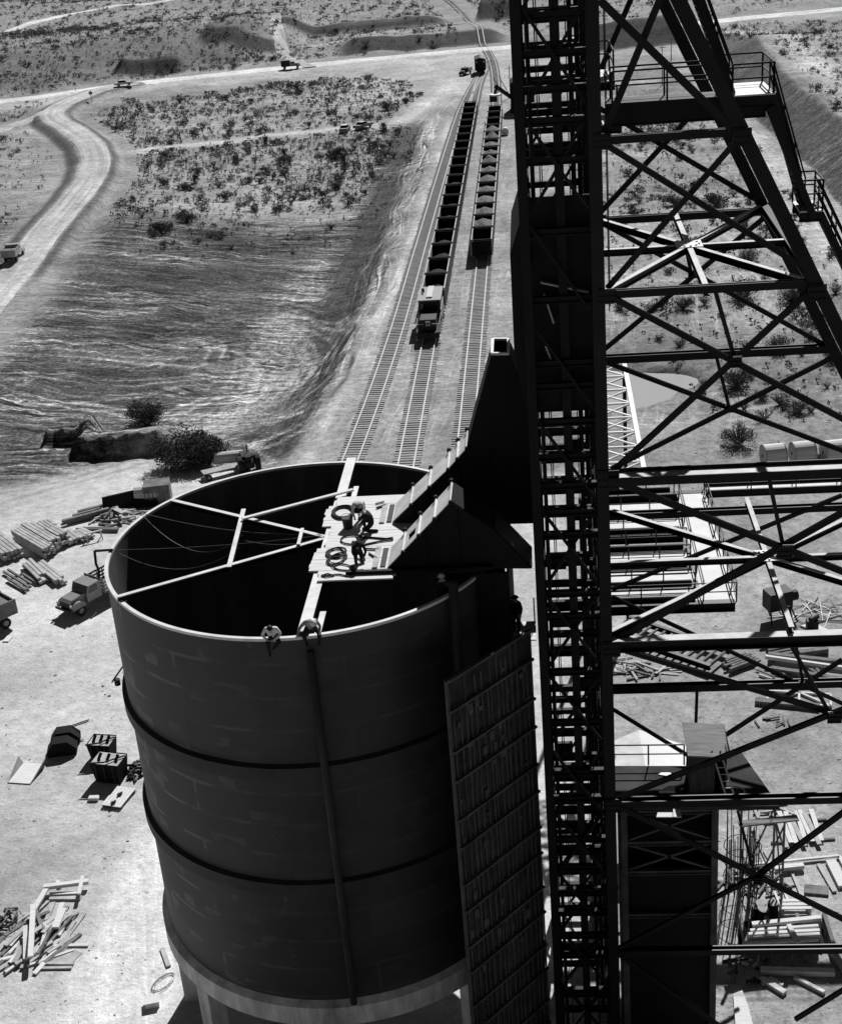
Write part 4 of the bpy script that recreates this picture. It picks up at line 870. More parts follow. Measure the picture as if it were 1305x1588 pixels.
# ------------------------------------------------------------------ trains
ORD = ['first', 'second', 'third', 'fourth', 'fifth', 'sixth', 'seventh', 'eighth', 'ninth', 'tenth', 'eleventh', 'twelfth', 'thirteenth', 'fourteenth', 'fifteenth', 'sixteenth', 'seventeenth', 'eighteenth', 'nineteenth', 'twentieth']
CL, CW = 7.25, 2.8; ZB, ZT2 = 1.15, 3.05
def bogie(y, par):
    mb = MB()
    for s in (-1, 1): mb.beam((s*.95, y-1.1, .72), (s*.95, y+1.1, .72), .14, .3)
    mb.box((0, y, .78), (1.9, .35, .3)); b = mb.build('bogie', M['paint_dk'], par)
    for s in (-1, 1):
        for k in (-.85, .85): w = MB(); w.cyl((s*.68, y+k, .78), (s*.82, y+k, .78), .43, 12); w.build('wheel', M['paint_dk'], b)
def make_car():
    r = empty('ore_car', (0, 0, 0)); hw = CW/2; hl = CL/2
    MB().b2(-hw+.06, hw-.06, -hl+.06, hl-.06, ZB-.12, ZB).build('floor', M['carend'], r)
    for s in (-1, 1):
        mb = MB(); mb.b2(s*hw-.03, s*hw+.03, -hl, hl, ZB-.2, ZT2); mb.b2(s*hw-.07, s*hw+.07, -hl, hl, ZT2, ZT2+.09)
        for y in np.linspace(-hl+.1, hl-.1, 7): mb.b2(s*(hw+.03), s*(hw+.15), y-.05, y+.05, ZB-.2, ZT2-.02)
        mb.build('side', M['carside'], r)
        mb = MB(); mb.b2(-hw+.03, hw-.03, s*hl-.03, s*hl+.03, ZB-.2, ZT2-.02); mb.b2(-hw-.08, hw+.08, s*hl-.1, s*hl+.1, ZT2+.1, ZT2+.2)
        for x in (-.8, 0, .8): mb.b2(x-.05, x+.05, s*(hl+.03), s*(hl+.12), ZB-.2, ZT2-.1)
        mb.build('end', M['carend'], r)
        mb = MB(); mb.b2(-.12, .12, s*hl, s*(hl+.3), .85, 1.05); mb.build('coupler', M['paint_dk'], r)
    for y in (-2.2, 2.2): bogie(y, r)
    return r
def heap(loc, top, base, m, seed, label, group, peak):
    rg = random.Random(seed); ox, oy, sy_ = rg.uniform(-.15, .15), rg.uniform(-.6, .6), rg.uniform(.85, 1.3); nx, ny = 12, 20; hw = CW/2-.05; hl = CL/2-.05; vs = []
    for j in range(ny+1):
        for i in range(nx+1):
            x = -hw+2*hw*i/nx; y = -hl+2*hl*j/ny
            t = max(0, 1-math.hypot((x-ox)/hw*.95, (y-oy)/hl*sy_))
            z = base+(top-base)*(t**(1.0 if peak else .7))+(rg.uniform(-.07, .07))
            vs.append((x, y, z))
    fs = [(j*(nx+1)+i, j*(nx+1)+i+1, (j+1)*(nx+1)+i+1, (j+1)*(nx+1)+i) for j in range(ny) for i in range(nx)]
    mb = MB(); mb.add(vs, fs); o = mb.build('ore_heap', m); o.location = loc; return tag(o, label, 'ore heap', group)
car0 = make_car(); used = False
def put_car(x, y, label, group):
    global used
    if not used: c = car0; used = True
    else: c = copy_tree(car0)
    c.location = (x, y, .3-.35+.1); c['label'] = label; c['category'] = 'ore car'; c['group'] = group; return c
for i in range(19):
    y = 171.5+3.85+7.72*i; put_car(-13.2, y, '%s ore car behind the locomotive, in the left train with dark low loads' % ORD[i], 'ore cars of the left train')
    heap((-13.2, y, 0), 2.5+rnd.uniform(-.1, .15), 1.75, M['ore_dk'], i, 'low dark ore load inside the %s car behind the locomotive' % ORD[i], 'dark ore loads', False)
for i in range(15):
    y = 202.4-3.85+7.72*i+.4; put_car(-7.75, y, '%s ore car from the near end of the right train with heaped loads' % ORD[i], 'ore cars of the right train')
    if i: heap((-7.75, y, 0), 3.85+rnd.uniform(-.55, .25) if i < 12 else 2.6, 2.6 if i < 12 else 2.2, M['ore_lt'] if i < 12 else M['ore_dk'], 40+i, ('pale peaked ore heap in the %s car of the right train' if i < 12 else 'dark unfinished ore load in the %s car of the right train') % ORD[i], 'heaped ore loads', True)
# locomotive
lo = empty('locomotive', (-13.2, 165.5, 0), 0, 'short dark diesel locomotive with a grey cab roof heading the left train', 'locomotive')
MB().b2(-1.4, 1.4, -5.6, 5.4, 1.15, 1.4).build('deck', M['paint_dk'], lo)
mb = MB(); mb.b2(-1.3, 1.3, -.8, 4.6, 1.4, 3.9); cabp = mb.build('cab', M['paint_dk'], lo)
for x in (-.75, 0, .75): MB().b2(x-.28, x+.28, -.83, -.8, 2.8, 3.5).build('window', M['glass'], cabp)
for s in (-1, 1):
    for y in (.4, 1.6, 3.2): MB().b2(s*1.3, s*1.33, y-.4, y+.4, 2.8, 3.5).build('window', M['glass'], cabp)
    MB().b2(s*1.302, s*1.36, -.8, 4.6, 1.4, 2.7).build('side_panel', M['carside'], cabp)
mb = MB(); mb.b2(-1.42, 1.42, -1.15, 4.7, 3.9, 4.02); rf = mb.build('roof', M['paint_md'], lo)
MB().b2(-.35, .35, -.3, 4.4, 4.02, 4.2).build('roof_vent', M['paint_lt'], rf); MB().cyl((-.9, 2.4, 4.02), (-.9, 2.4, 4.5), .17, 10).build('exhaust', M['paint_dk'], rf); MB().b2(-.98, -.82, 1.2, 2.1, 4.02, 4.14).build('horn', M['paint_dk'], rf)
mb = MB(); mb.b2(-.95, .95, -4.9, -.8, 1.4, 2.75); hd = mb.build('hood', M['paint_dk'], lo)
MB().b2(-.28, .28, -4.96, -4.9, 2.35, 2.62).build('number_board', M['paint_lt'], hd)
for s in (-.14, .14): MB().cyl((s, -4.96, 2.1), (s, -4.9, 2.1), .1, 8).build('headlight', M['sheet_lt'], hd)
mb = MB()
for s in (-1, 1):
    mb.cyl((s*1.35, -5.5, 2.4), (s*1.35, -.9, 2.4), .03, 5)
    for y in (-5.5, -4, -2.5, -1): mb.cyl((s*1.35, y, 1.4), (s*1.35, y, 2.4), .03, 5)
mb.cyl((-1.35, -5.5, 2.4), (-.5, -5.5, 2.4), .03, 5); mb.cyl((1.35, -5.5, 2.4), (.5, -5.5, 2.4), .03, 5); mb.build('handrail', M['paint_lt'], lo)
mb = MB(); [mb.b2(s*1.38-.1, s*1.38+.1, y-.2, y+.2, z, z+.05) for s in (-1, 1) for y in (-5.3, 5.1) for z in (.45, .8)]; mb.build('step', M['paint_lt'], lo)
MB().b2(-1.3, 1.3, -5.75, -5.6, .75, 1.35).build('buffer_beam', M['paint_dk'], lo); MB().b2(-.12, .12, -6.1, -5.75, .85, 1.1).build('coupler', M['paint_dk'], lo)
for y in (-3.2, 3): bogie(y, lo)
MB().b2(-1.1, 1.1, -1.4, 1.2, .5, 1.14).build('fuel_tank', M['paint_dk'], lo)

# ------------------------------------------------------------------ road vehicles
def wheel(par, x, y, r=.45, w=.28):
    o = MB().cyl((x-w/2, y, r), (x+w/2, y, r), r, 14).build('wheel', M['rubber'], par); s = 1 if x > 0 else -1
    MB().cyl((x+s*w/2, y, r), (x+s*(w/2+.02), y, r), r*.5, 10).build('hub', M['paint_md'], o)
def truck(loc, rz, kind, label, cabm='paint_md', bedm='paint_dk', s=1.0):
    r = empty('truck', loc, rz, label, 'truck'); r.scale = (s, s, s)
    MB().b2(-.4, .4, -3.1, 2.9, .62, .82).build('chassis', M['paint_dk'], r)
    mb = MB(); mb.prism([(-.62, 1.15, .8), (-.62, 2.75, .8), (-.62, 2.75, 1.3), (-.62, 2.5, 1.47), (-.62, 1.15, 1.58)], (1.24, 0, 0)); hood_ = mb.build('hood', M[cabm], r)
    MB().b2(-.5, .5, 2.75, 2.79, .85, 1.28).build('grille', M['paint_dk'], hood_)
    for sx in (-1, 1):
        pts = [(sx*.62, 1.45+.75*(1-math.cos(a))*.9, .75+.52*math.sin(a)) for a in np.linspace(0, math.pi, 9)]
        mb = MB(); mb.prism(pts, (sx*.38, 0, 0)); mb.build('fender', M[cabm], r); MB().cyl((sx*.8, 2.76, 1.12), (sx*.8, 2.86, 1.12), .11, 10).build('headlight', M['sheet_lt'], hood_)
    mb = MB(); mb.prism([(-.92, -.25, .8), (-.92, 1.2, .8), (-.92, 1.2, 1.5), (-.92, .95, 2.12), (-.92, -.15, 2.15), (-.92, -.25, 2.0)], (1.84, 0, 0)); cab_ = mb.build('cab', M[cabm], r)
    MB().prism([(-.78, 1.19, 1.55), (.78, 1.19, 1.55), (.78, .99, 2.03), (-.78, .99, 2.03)], (0, .035, .015)).build('windscreen', M['glass'], cab_)
    for sx in (-1, 1): MB().prism([(sx*.925, .1, 1.5), (sx*.925, 1.0, 1.5), (sx*.925, .85, 2.0), (sx*.925, .1, 2.0)], (sx*.015, 0, 0)).build('window', M['glass'], cab_)
    MB().b2(-.98, .98, 2.88, 2.98, .6, .8).build('bumper', M['paint_dk'], r)
    if kind == 'stake':
        MB().b2(-1.15, 1.15, -3.3, -.35, .95, 1.08).build('flat_bed', M['timber_dk'], r)
        for sx in (-1, 1):
            mb = MB()
            for z in (1.2, 1.5, 1.8): mb.b2(sx*1.12-.025, sx*1.12+.025, -3.3, -.38, z, z+.17)
            for y in np.linspace(-3.25, -.45, 6): mb.b2(sx*1.07-.03, sx*1.07+.03, y-.04, y+.04, 1.08, 1.97)
            mb.build('stake_side', M['timber_dk'], r)
        mb = MB(); [mb.b2(-1.1, 1.1, -.42, -.37, z, z+.2) for z in (1.12, 1.42, 1.72, 2.0)]; [mb.b2(x-.04, x+.04, -.37, -.32, 1.08, 2.25) for x in (-1, 0, 1)]; mb.build('headboard', M['timber_dk'], r)
    elif kind == 'dump':
        mb = MB(); mb.b2(-1.15, 1.15, -3.2, -.35, .95, 1.05)
        for sx in (-1, 1): mb.b2(sx*1.12-.05, sx*1.12+.05, -3.2, -.35, 1.05, 2.2)
        mb.b2(-1.07, 1.07, -3.2, -3.1, 1.05, 2.1); mb.b2(-1.07, 1.07, -.45, -.35, 1.05, 2.4); mb.b2(-1.07, 1.07, -.35, .5, 2.34, 2.4); bd = mb.build('dump_box', M[bedm], r)
        mb = MB(); mb.b2(-1.06, 1.06, -3.08, -.47, 1.06, 1.9); mb.build('load', M['ore_lt'], bd)
    else:
        mb = MB(); mb.prism([(-1.1, -3.2, .95), (1.1, -3.2, .95), (1.1, -3.2, 2.35), (.9, -3.2, 2.55), (-.9, -3.2, 2.55), (-1.1, -3.2, 2.35)], (0, 2.9, 0)); mb.build('box_body', M[bedm], r)
    for x, y in ((-.85, 2.0), (.85, 2.0), (-.9, -2.1), (.9, -2.1)): wheel(r, x, y)
    return r
def sedan(loc, rz, label, m='paint_lt', top='paint_lt'):
    r = empty('car', loc, rz, label, 'car')
    mb = MB(); mb.prism([(-.88, -2.35, .45), (-.88, 2.4, .45), (-.88, 2.45, .8), (-.88, 2.1, .98), (-.88, .9, 1.02), (-.88, -1.3, 1.02), (-.88, -2.2, .95), (-.88, -2.42, .75)], (1.76, 0, 0)); b = mb.build('body', M[m], r)
    mb = MB(); q = [(-1.35, 1.02), (-.95, 1.42), (.25, 1.48), (.9, 1.03)]; lo_ = [(sx*.8, y, z) for sx in (-1, 1) for y, z in q]
    mb.add([(-.8, -1.5, 1.02), (-.62, -1.0, 1.45), (-.62, .25, 1.48), (-.8, .95, 1.02), (.8, -1.5, 1.02), (.62, -1.0, 1.45), (.62, .25, 1.48), (.8, .95, 1.02)], [(0, 1, 2, 3), (7, 6, 5, 4), (0, 4, 5, 1), (2, 6, 7, 3), (3, 7, 4, 0)]); mb.build('windows', M['glass'], b)
    MB().b2(-.64, .64, -1.05, .3, 1.45, 1.53).build('roof', M[top], b)
    for sx in (-1, 1): MB().cyl((sx*.65, 2.42, .78), (sx*.65, 2.47, .78), .1, 8).build('headlight', M['sheet_lt'], b)
    for y, n_ in ((2.5, 'bumper'), (-2.46, 'bumper')): MB().b2(-.85, .85, y-.05, y+.05, .42, .56).build(n_, M['sheet_lt'], r)
    for x, y in ((-.78, 1.45), (.78, 1.45), (-.78, -1.4), (.78, -1.4)): wheel(r, x, y, .34, .2)
    return r
def heading(a, b):
    p, q = Gp(*a), Gp(*b); d = q-p; return math.atan2(-d[0], d[1])
truck(Gp(146, 934), heading((176, 912), (118, 944)), 'stake', 'grey stake bed truck parked in the pale yard left of the ore bin', 'paint_md')
rl = Gp(24, 402); truck((rl[0], rl[1], rl[2]+.15), heading((10, 430), (50, 384)), 'dump', 'pale dump truck driving up the curved haul road', 'paint_lt', 'carside', 0.95)
p = Gp(452, 107); truck((p[0], p[1], p[2]+.2), heading((430, 107), (475, 103)), 'van', 'dark covered truck driving on the pale highway across the top', 'paint_md', 'paint_dk', 0.9)
p = Gp(192, 134); sedan((p[0], p[1], p[2]+.2), heading((150, 139), (230, 129)), 'pale car on the highway near the road junction, far left', 'paint_lt')
p = Gp(535, 204); sedan(p, heading((530, 207), (538, 198)), 'white roofed car parked on the desert track, left of a longer car', 'paint_md', 'sheet_lt')
p = Gp(563, 199); sedan(p, heading((552, 201), (575, 195)), 'longer two tone car parked on the desert track, right of another', 'paint_md', 'paint_lt')
p = Gp(721, 116); truck(p, heading((728, 112), (712, 119)), 'stake', 'dark truck standing beside the lone boxcar at the far track end', 'paint_dk', 'paint_dk', 0.85)
p = Gp(-36, 985); truck(p, heading((30, 960), (-60, 1000)), 'dump', 'truck with only its bed corner showing at the left edge of the yard', 'paint_md', 'timber_dk')
bc = empty('boxcar', (-12.9, 385, 0), R(2), 'small dark boxcar standing alone at the far end of the middle track', 'boxcar')
MB().b2(-1.4, 1.4, -3.5, 3.5, 1.1, 3.9).build('body', M['carend'], bc); MB().prism([(-1.5, -3.6, 3.9), (1.5, -3.6, 3.9), (0, -3.6, 4.3)], (0, 7.2, 0)).build('roof', M['paint_dk'], bc)
for s in (-1, 1): MB().b2(s*1.4, s*1.45, -1, 1, 1.2, 3.6).build('door', M['paint_dk'], bc); MB().b2(s*.95-.2, s*.95+.2, -3.54, -3.5, 3.0, 3.5).build('window', M['paint_md'], bc)
for y in (-2.2, 2.2): bogie(y, bc)
# loading machine beside the right train
lx, ly = -1.9, 322
pm = empty('loading_shovel', (lx, ly, 0), 0, 'dark loading shovel with a tall house and a boom reaching over the right train', 'shovel')
MB().b2(-2.6, 2.6, -3.5, 3.5, 1.3, 6.0).build('house', M['carend'], pm)
mb = MB(); mb.prism([(2.7*math.cos(a), -3.6, 6.0+1.1*math.sin(a)) for a in np.linspace(0, math.pi, 9)], (0, 7.2, 0)); mb.build('roof', M['paint_dk'], pm)
for s in (-1, 1): mb = MB(); mb.b2(s*2.2-.5, s*2.2+.5, -3.4, 3.4, 0, 1.2); mb.build('crawler', M['rubber'], pm)
mb = MB(); mb.beam((-2.4, -2.2, 3.2), (-5.6, -6.5, 6.4), .6, .7); mb.build('boom', M['paint_dk'], pm)
mb = MB(); mb.beam((-5.2, -6.2, 6.4), (-6.2, -7.8, 4.4), .4, .4); mb.build('dipper_stick', M['paint_dk'], pm)
mb = MB(); mb.b2(-7.0, -5.4, -8.8, -7.4, 3.5, 4.7); mb.build('bucket', M['paint_dk'], pm)
for d in (0, 1.2): mb = MB(); mb.beam((-4.2+d, -4, 4.5), (-6.2+d, -1+d, 7.6), .14, .14); mb.build('rod', M['paint_dk'], pm)
mb = MB()
for t in np.arange(0, 6.28, .52): pass
mb.prism([(1.25*math.cos(t)-5.75, -8+1.5*math.sin(t), 4.75) for t in np.arange(0, 6.28, .4)], (0, 0, .3)); mb.build('pale_cover', M['sheet_lt'], pm)
p = onz(783, 209); mb = MB(); mb.cyl((p[0], p[1]-.8, .75), (p[0], p[1]+.8, .75), .75, 14); o = mb.build('water_tank', M['paint_lt'], None, (p[0], p[1], 0)); tag(o, 'small white round tank lying beside the shovel', 'tank')

# ------------------------------------------------------------------ people
def person(loc, rz, J, label, mats, hat=None, s=1.0, cat='person'):
    r = empty('person', loc, rz, label, cat); r.scale = (s, s, s)
    V = []; E = []; RAD = []; CLS = []
    def add(p, rad, cls, par=None):
        V.append(Vector(p)); RAD.append(rad); CLS.append(cls)
        if par is not None: E.append((par, len(V)-1))
        return len(V)-1
    pel = add(J['pel'], .17, 2); sp = add(J['sp'], .165, 1, pel); ch = add(J['ch'], .18, 1, sp); nk = add(J['nk'], .065, 0, ch); hd = add(J['hd'], .095, 0, nk); ht = add(J['ht'], .085, 0, hd)
    up = (V[ht]-V[nk]).normalized(); fw = Vector(J.get('face', (0, 1, 0))).normalized(); sd = fw.cross(up).normalized()
    add(V[hd]+fw*.115+up*.0, .018, 0, hd)
    for k in (-1, 1): add(V[hd]+sd*k*.1, .016, 0, hd)
    add(V[hd]+fw*.085-up*.07, .03, 0, hd)
    hands = {}
    for k, L in ((-1, 'L'), (1, 'R')):
        sh = add(J['s'+L], .092, 1, ch); el = add(J['e'+L], .066, 1, sh); wr = add(J['w'+L], .042, 4, el)
        d = (V[wr]-V[el]).normalized(); hdv = Vector(J.get('h'+L, tuple(d))).normalized(); side = hdv.cross(Vector((0, 0, 1)))
        side = side.normalized() if side.length > .1 else Vector((1, 0, 0)); curl = hdv.cross(side).normalized()
        pm_ = add(V[wr]+hdv*.075, .032, 0, wr)
        for q, (o_, l1, l2) in enumerate(((-.03, .038, .03), (-.01, .044, .034), (.01, .041, .032), (.03, .032, .026))):
            f1 = add(V[pm_]+side*o_*.9+hdv*l1, .011, 0, pm_); add(V[f1]+hdv*l2*.8+curl*l2*.55, .009, 0, f1)
        t1 = add(V[wr]+hdv*.04+side*-.042*k*-1, .012, 0, pm_); add(V[t1]+hdv*.035+side*.012*k, .01, 0, t1)
        hp_ = add(J['p'+L], .125, 2, pel); kn = add(J['k'+L], .095, 2, hp_); an = add(J['a'+L], .068, 2, kn); add(J['t'+L], .055, 3, an)
    me_ = bpy.data.meshes.new('body'); me_.from_pydata([tuple(v) for v in V], E, []); o = bpy.data.objects.new('body', me_); COL.objects.link(o)
    o.modifiers.new('skin', 'SKIN'); 
    for i, rd_ in enumerate(RAD): me_.skin_vertices[0].data[i].radius = (rd_, rd_)
    me_.skin_vertices[0].data[0].use_root = True
    sb = o.modifiers.new('sub', 'SUBSURF'); sb.levels = 1; sb.render_levels = 1
    dg = bpy.context.evaluated_depsgraph_get(); me2 = bpy.data.meshes.new_from_object(o.evaluated_get(dg)); o.modifiers.clear(); o.data = me2
    for m in mats: me2.materials.append(M[m])
    # clothes follow the bones
    segs = [(V[a], V[b], CLS[b]) for a, b in E]
    for f in me2.polygons:
        c = f.center; best = None
        for a, b, cl in segs:
            ab = b-a; t = max(0, min(1, (c-a).dot(ab)/max(ab.length_squared, 1e-9))); d = (a+ab*t-c).length
            if best is None or d < best[0]: best = (d, cl, t)
        cl = best[1]; f.material_index = {0: 0, 1: 1, 2: 2, 3: 3, 4: 4}[cl]; f.use_smooth = True
    o.parent = r; _childmap.setdefault(r.name, []).append(o)
    top = V[ht]
    def cap(name, m, k, brim):
        mb = MB(); n = 12; rings = [(.112*k, -.02), (.105*k, .03), (.075*k, .075), (.0, .095)]; vs = []
        for rad, z in rings:
            for i in range(n): a = 2*math.pi*i/n; vs.append(V[hd]+up*(.055+z)+sd*rad*math.cos(a)+fw*rad*1.15*math.sin(a))
        fs = [(j*n+i, j*n+(i+1) % n, (j+1)*n+(i+1) % n, (j+1)*n+i) for j in range(3) for i in range(n)]
        mb.add(vs, fs)
        if brim:
            b = [V[hd]+up*.04+sd*.16*math.cos(2*math.pi*i/n)+fw*.175*math.sin(2*math.pi*i/n) for i in range(n)]; mb.prism(b, tuple(up*.012))
        mb.build(name, M[m], r, smooth=True)
    if hat == 'hat': cap('hard_hat', 'hat', 1.12, True)
    elif hat == 'dark': cap('cap', 'cloth_dk', 1.1, True)
    else: cap('hair', 'hair', 1.02, False)
    return r
def base(**k):
    J = dict(pel=(0, 0, .95), sp=(0, .0, 1.15), ch=(0, 0, 1.36), nk=(0, .01, 1.52), hd=(0, .03, 1.62), ht=(0, .03, 1.72), sL=(-.19, 0, 1.42), sR=(.19, 0, 1.42), eL=(-.27, -.02, 1.14), eR=(.27, -.02, 1.14), wL=(-.27, .08, .9), wR=(.27, .08, .9),
             pL=(-.1, 0, .9), pR=(.1, 0, .9), kL=(-.12, .02, .48), kR=(.12, .02, .48), aL=(-.12, -.02, .09), aR=(.12, -.02, .09), tL=(-.13, .14, .04), tR=(.13, .14, .04))
    J.update(k); return J
SIT = base(pel=(0, 0, .13), sp=(0, .08, .33), ch=(0, .2, .52), nk=(0, .31, .62), hd=(0, .39, .68), ht=(0, .45, .76), sL=(-.2, .2, .55), sR=(.2, .2, .55), eL=(-.36, .22, .3), eR=(.37, .24, .3), wL=(-.12, .42, .2), wR=(.16, .42, .19), hL=(.9, .4, -.1), hR=(-.9, .3, -.1),
           pL=(-.12, .05, .1), pR=(.12, .05, .1), kL=(-.3, .38, .1), kR=(.16, .42, .06), aL=(-.1, .42, -.12), aR=(.12, .42, -.42), tL=(-.04, .54, -.17), tR=(.12, .55, -.48), face=(0, .8, -.5))
ASTRIDE = base(pel=(0, 0, .14), sp=(0, .1, .32), ch=(-.02, .26, .48), nk=(-.05, .37, .53), hd=(-.09, .45, .55), ht=(-.12, .53, .6), sL=(-.22, .25, .5), sR=(.19, .27, .49), eL=(-.36, .3, .28), eR=(.4, .36, .34), wL=(-.32, .45, .12), wR=(.52, .5, .1), hL=(0, .3, -.9), hR=(.6, .4, -.7),
           pL=(-.13, .05, .08), pR=(.13, .05, .08), kL=(-.3, .3, .0), kR=(.3, .32, .0), aL=(-.26, .36, -.42), aR=(.22, .38, -.4), tL=(-.26, .5, -.47), tR=(.22, .52, -.45), face=(-.1, .6, -.8))
KNEEL = base(pel=(0, -.05, .42), sp=(0, .05, .6), ch=(0, .2, .76), nk=(0, .31, .86), hd=(0, .38, .92), ht=(0, .43, 1.0), sL=(-.2, .2, .78), sR=(.2, .2, .78), eL=(-.28, .36, .56), eR=(.28, .36, .56), wL=(-.14, .52, .38), wR=(.14, .54, .38),
             pL=(-.11, 0, .38), pR=(.11, 0, .38), kL=(-.16, .32, .08), kR=(.17, .34, .42), aL=(-.15, -.14, .06), aR=(.17, .3, .06), tL=(-.15, -.26, .04), tR=(.17, .44, .04), face=(0, .7, -.6))
BEND = base(pel=(0, 0, .86), sp=(0, .2, .95), ch=(0, .42, .92), nk=(0, .55, .84), hd=(0, .64, .79), ht=(0, .73, .76), sL=(-.19, .43, .92), sR=(.19, .43, .92), eL=(-.24, .5, .62), eR=(.24, .5, .62), wL=(-.16, .56, .36), wR=(.16, .56, .36), pL=(-.1, 0, .8), pR=(.1, 0, .8), face=(0, .3, -.9))
def face_cam(p, off=0): return math.atan2(p[0], -p[1])+math.pi*0+off if False else math.atan2(-(0-p[0]), (0-p[1]))+off
def rim(u, v, z=SZ1): return onz(u, v, z)
q = rim(423, 993); ang = math.atan2(q[1]-SY, q[0]-SX); q = np.array([SX+SR*math.cos(ang), SY+SR*math.sin(ang), SZ1-.02]); person(tuple(q), ang-math.pi/2, SIT, 'worker in a pale shirt sitting hunched on the near rim of the ore bin', ['skin', 'shirt_lt', 'cloth_dk', 'rubber', 'shirt_lt'])
q = rim(483, 982); ang = math.atan2(q[1]-SY, q[0]-SX); q = np.array([SX+(SR-.1)*math.cos(ang), SY+(SR-.1)*math.sin(ang), SZ1+.2]); person(tuple(q), ang-math.pi/2, ASTRIDE, 'worker in a pale hat sitting astride the beam end on the bin rim', ['skin', 'shirt_md', 'cloth_dk', 'rubber', 'shirt_md'], 'hat')
ZK = 25.81
def zdk(x, y): return (460+x*.1992, 740+y*.1992)
p = onz(*zdk(480, 650), ZK); person(tuple(p), R(200), KNEEL, 'worker in dark clothes kneeling between the coiled cables on the deck', ['skin', 'cloth_dk', 'cloth_dk', 'rubber', 'cloth_dk'], 'dark')
p = onz(*zdk(590, 415), ZK); person(tuple(p), R(95), KNEEL, 'worker in dark clothes crouching by the far hood on the deck', ['skin', 'cloth_dk', 'cloth_dk', 'rubber', 'cloth_dk'], 'dark', 1.05)
p = onz(*zdk(510, 330), ZK); person(tuple(p), R(170), BEND, 'worker in a white shirt bending over beside the far coil of hose', ['skin', 'shirt_lt', 'shirt_lt', 'rubber', 'shirt_lt'])
q = onz(687, 925, 25.0); person((q[0], q[1]-.1, 24.3), R(10), base(eL=(-.3, .2, 1.25), wL=(-.15, .4, 1.4), eR=(.3, .2, 1.25), wR=(.15, .4, 1.4)), 'worker in dark clothes and pale hat on the pipe bracket at the rim', ['skin', 'cloth_dk', 'cloth_dk', 'rubber', 'cloth_dk'], 'hat')
q = ony(803, 978, 52.2); zpf = q[2]
ld2 = empty('side_landing', (q[0], 52.2, zpf), 0, 'narrow pale plank landing between the dark side wall and the tower', 'landing')
for k in range(5): MB().b2(-.75, .75, -.8+k*.32, -.8+k*.32+.3, -.05, 0).build('plank', M['plank'], ld2)
for x in (-.7, .7): MB().cyl((x, .8, 0), (x, .8, 1.1), .03, 6).build('rail_post', ST, ld2)
MB().b2(-.6, -.5, .2, .3, -zpf, -.05).build('support_post', M['sheet'], ld2)
person((q[0]-.05, 52.1, zpf), R(150), base(), 'worker in dark clothes standing on the narrow landing beside the tower', ['skin', 'cloth_dk', 'cloth_dk', 'rubber', 'cloth_dk'], 'dark')
p = onz(749, 112); person(tuple(p), R(180), base(), 'tiny figure standing right of the lone boxcar', ['skin', 'cloth_dk', 'cloth_dk', 'rubber', 'cloth_dk'], 'dark', 1.1)

# ------------------------------------------------------------------ gear on the deck and over the bin
def coil(pts_img, z, r, label, loops, m='rope', seed=1, spread=.12):
    rg = random.Random(seed); c = onz(*pts_img[0], z); ex = onz(*pts_img[1], z)-c; ey = onz(*pts_img[2], z)-c; mb = MB(); pts = []
    for k in range(loops*16+1):
        a = 2*math.pi*k/16; f = 1+spread*math.sin(k*.37+seed)+rg.uniform(-.02, .02); zz = r+.012*(k/16)
        p_ = c+ex*math.cos(a)*f+ey*math.sin(a)*f+(ex*.12*math.sin(k*.11)); pts.append((p_[0], p_[1], z+zz))
    mb.tube(pts, r, 5); return tag(mb.build('cable_coil', M[m], None, tuple(c)), label, 'coil', 'coils on the plank deck')
coil([zdk(355, 278), zdk(430, 262), zdk(370, 322)], ZK, .045, 'thick dark hose coil on the far part of the plank deck', 5, seed=2)
coil([zdk(430, 495), zdk(525, 490), zdk(440, 530)], ZK, .03, 'wide flat loop of dark hose in the middle of the deck', 2, seed=3, spread=.03)
coil([zdk(305, 605), zdk(370, 590), zdk(320, 640)], ZK, .02, 'loose tangle of thin cable left of the kneeling worker', 6, seed=4, spread=.3)
coil([zdk(320, 650), zdk(385, 640), zdk(310, 690)], ZK, .02, 'thin cable tangle just below another, left of the kneeling worker', 5, seed=5, spread=.3)
coil([zdk(370, 705), zdk(450, 712), zdk(380, 730)], ZK, .022, 'loose cable loops near the deck edge, nearest the big beam', 3, seed=6, spread=.15)
def cable(pts, label, r=.03, m='rope', name='cable', cat='cable', group=None):
    mb = MB(); mb.tube(pts, r, 5); return tag(mb.build(name, M[m], None, tuple(pts[0])), label, cat, group)
cable([onz(*zdk(x, y), ZK+.04) for x, y in [(520, 465), (600, 470), (700, 478), (745, 470)]]+[onz(*zdk(745, 485), ZK+.04)]+[onz(*zdk(x, y), ZK+.04) for x, y in [(640, 500), (500, 530)]], 'doubled hose running from the wide loop to the near hood', .04)
cable([onz(*zdk(x, y), ZK+.04) for x, y in [(190, 765), (240, 750), (290, 765), (230, 775), (195, 768)]]+[onz(*zdk(x, y), ZK+.04) for x, y in [(330, 755), (400, 770), (450, 755)]], 'rope with a loop lying along the near edge of the deck', .03)
bk = empty('bucket', tuple(onz(*zdk(400, 395), ZK)), 0, 'dark bucket standing on the plank deck left of the crouching worker', 'bucket'); MB().cyl((0, 0, 0), (0, 0, .5), .2, 12, .25).build('body', M['paint_dk'], bk); mb = MB(); mb.tube([(.25*math.cos(a), 0, .5+.2*math.sin(a)) for a in np.linspace(0, math.pi, 9)], .012, 5); mb.build('handle', M['paint_dk'], bk)
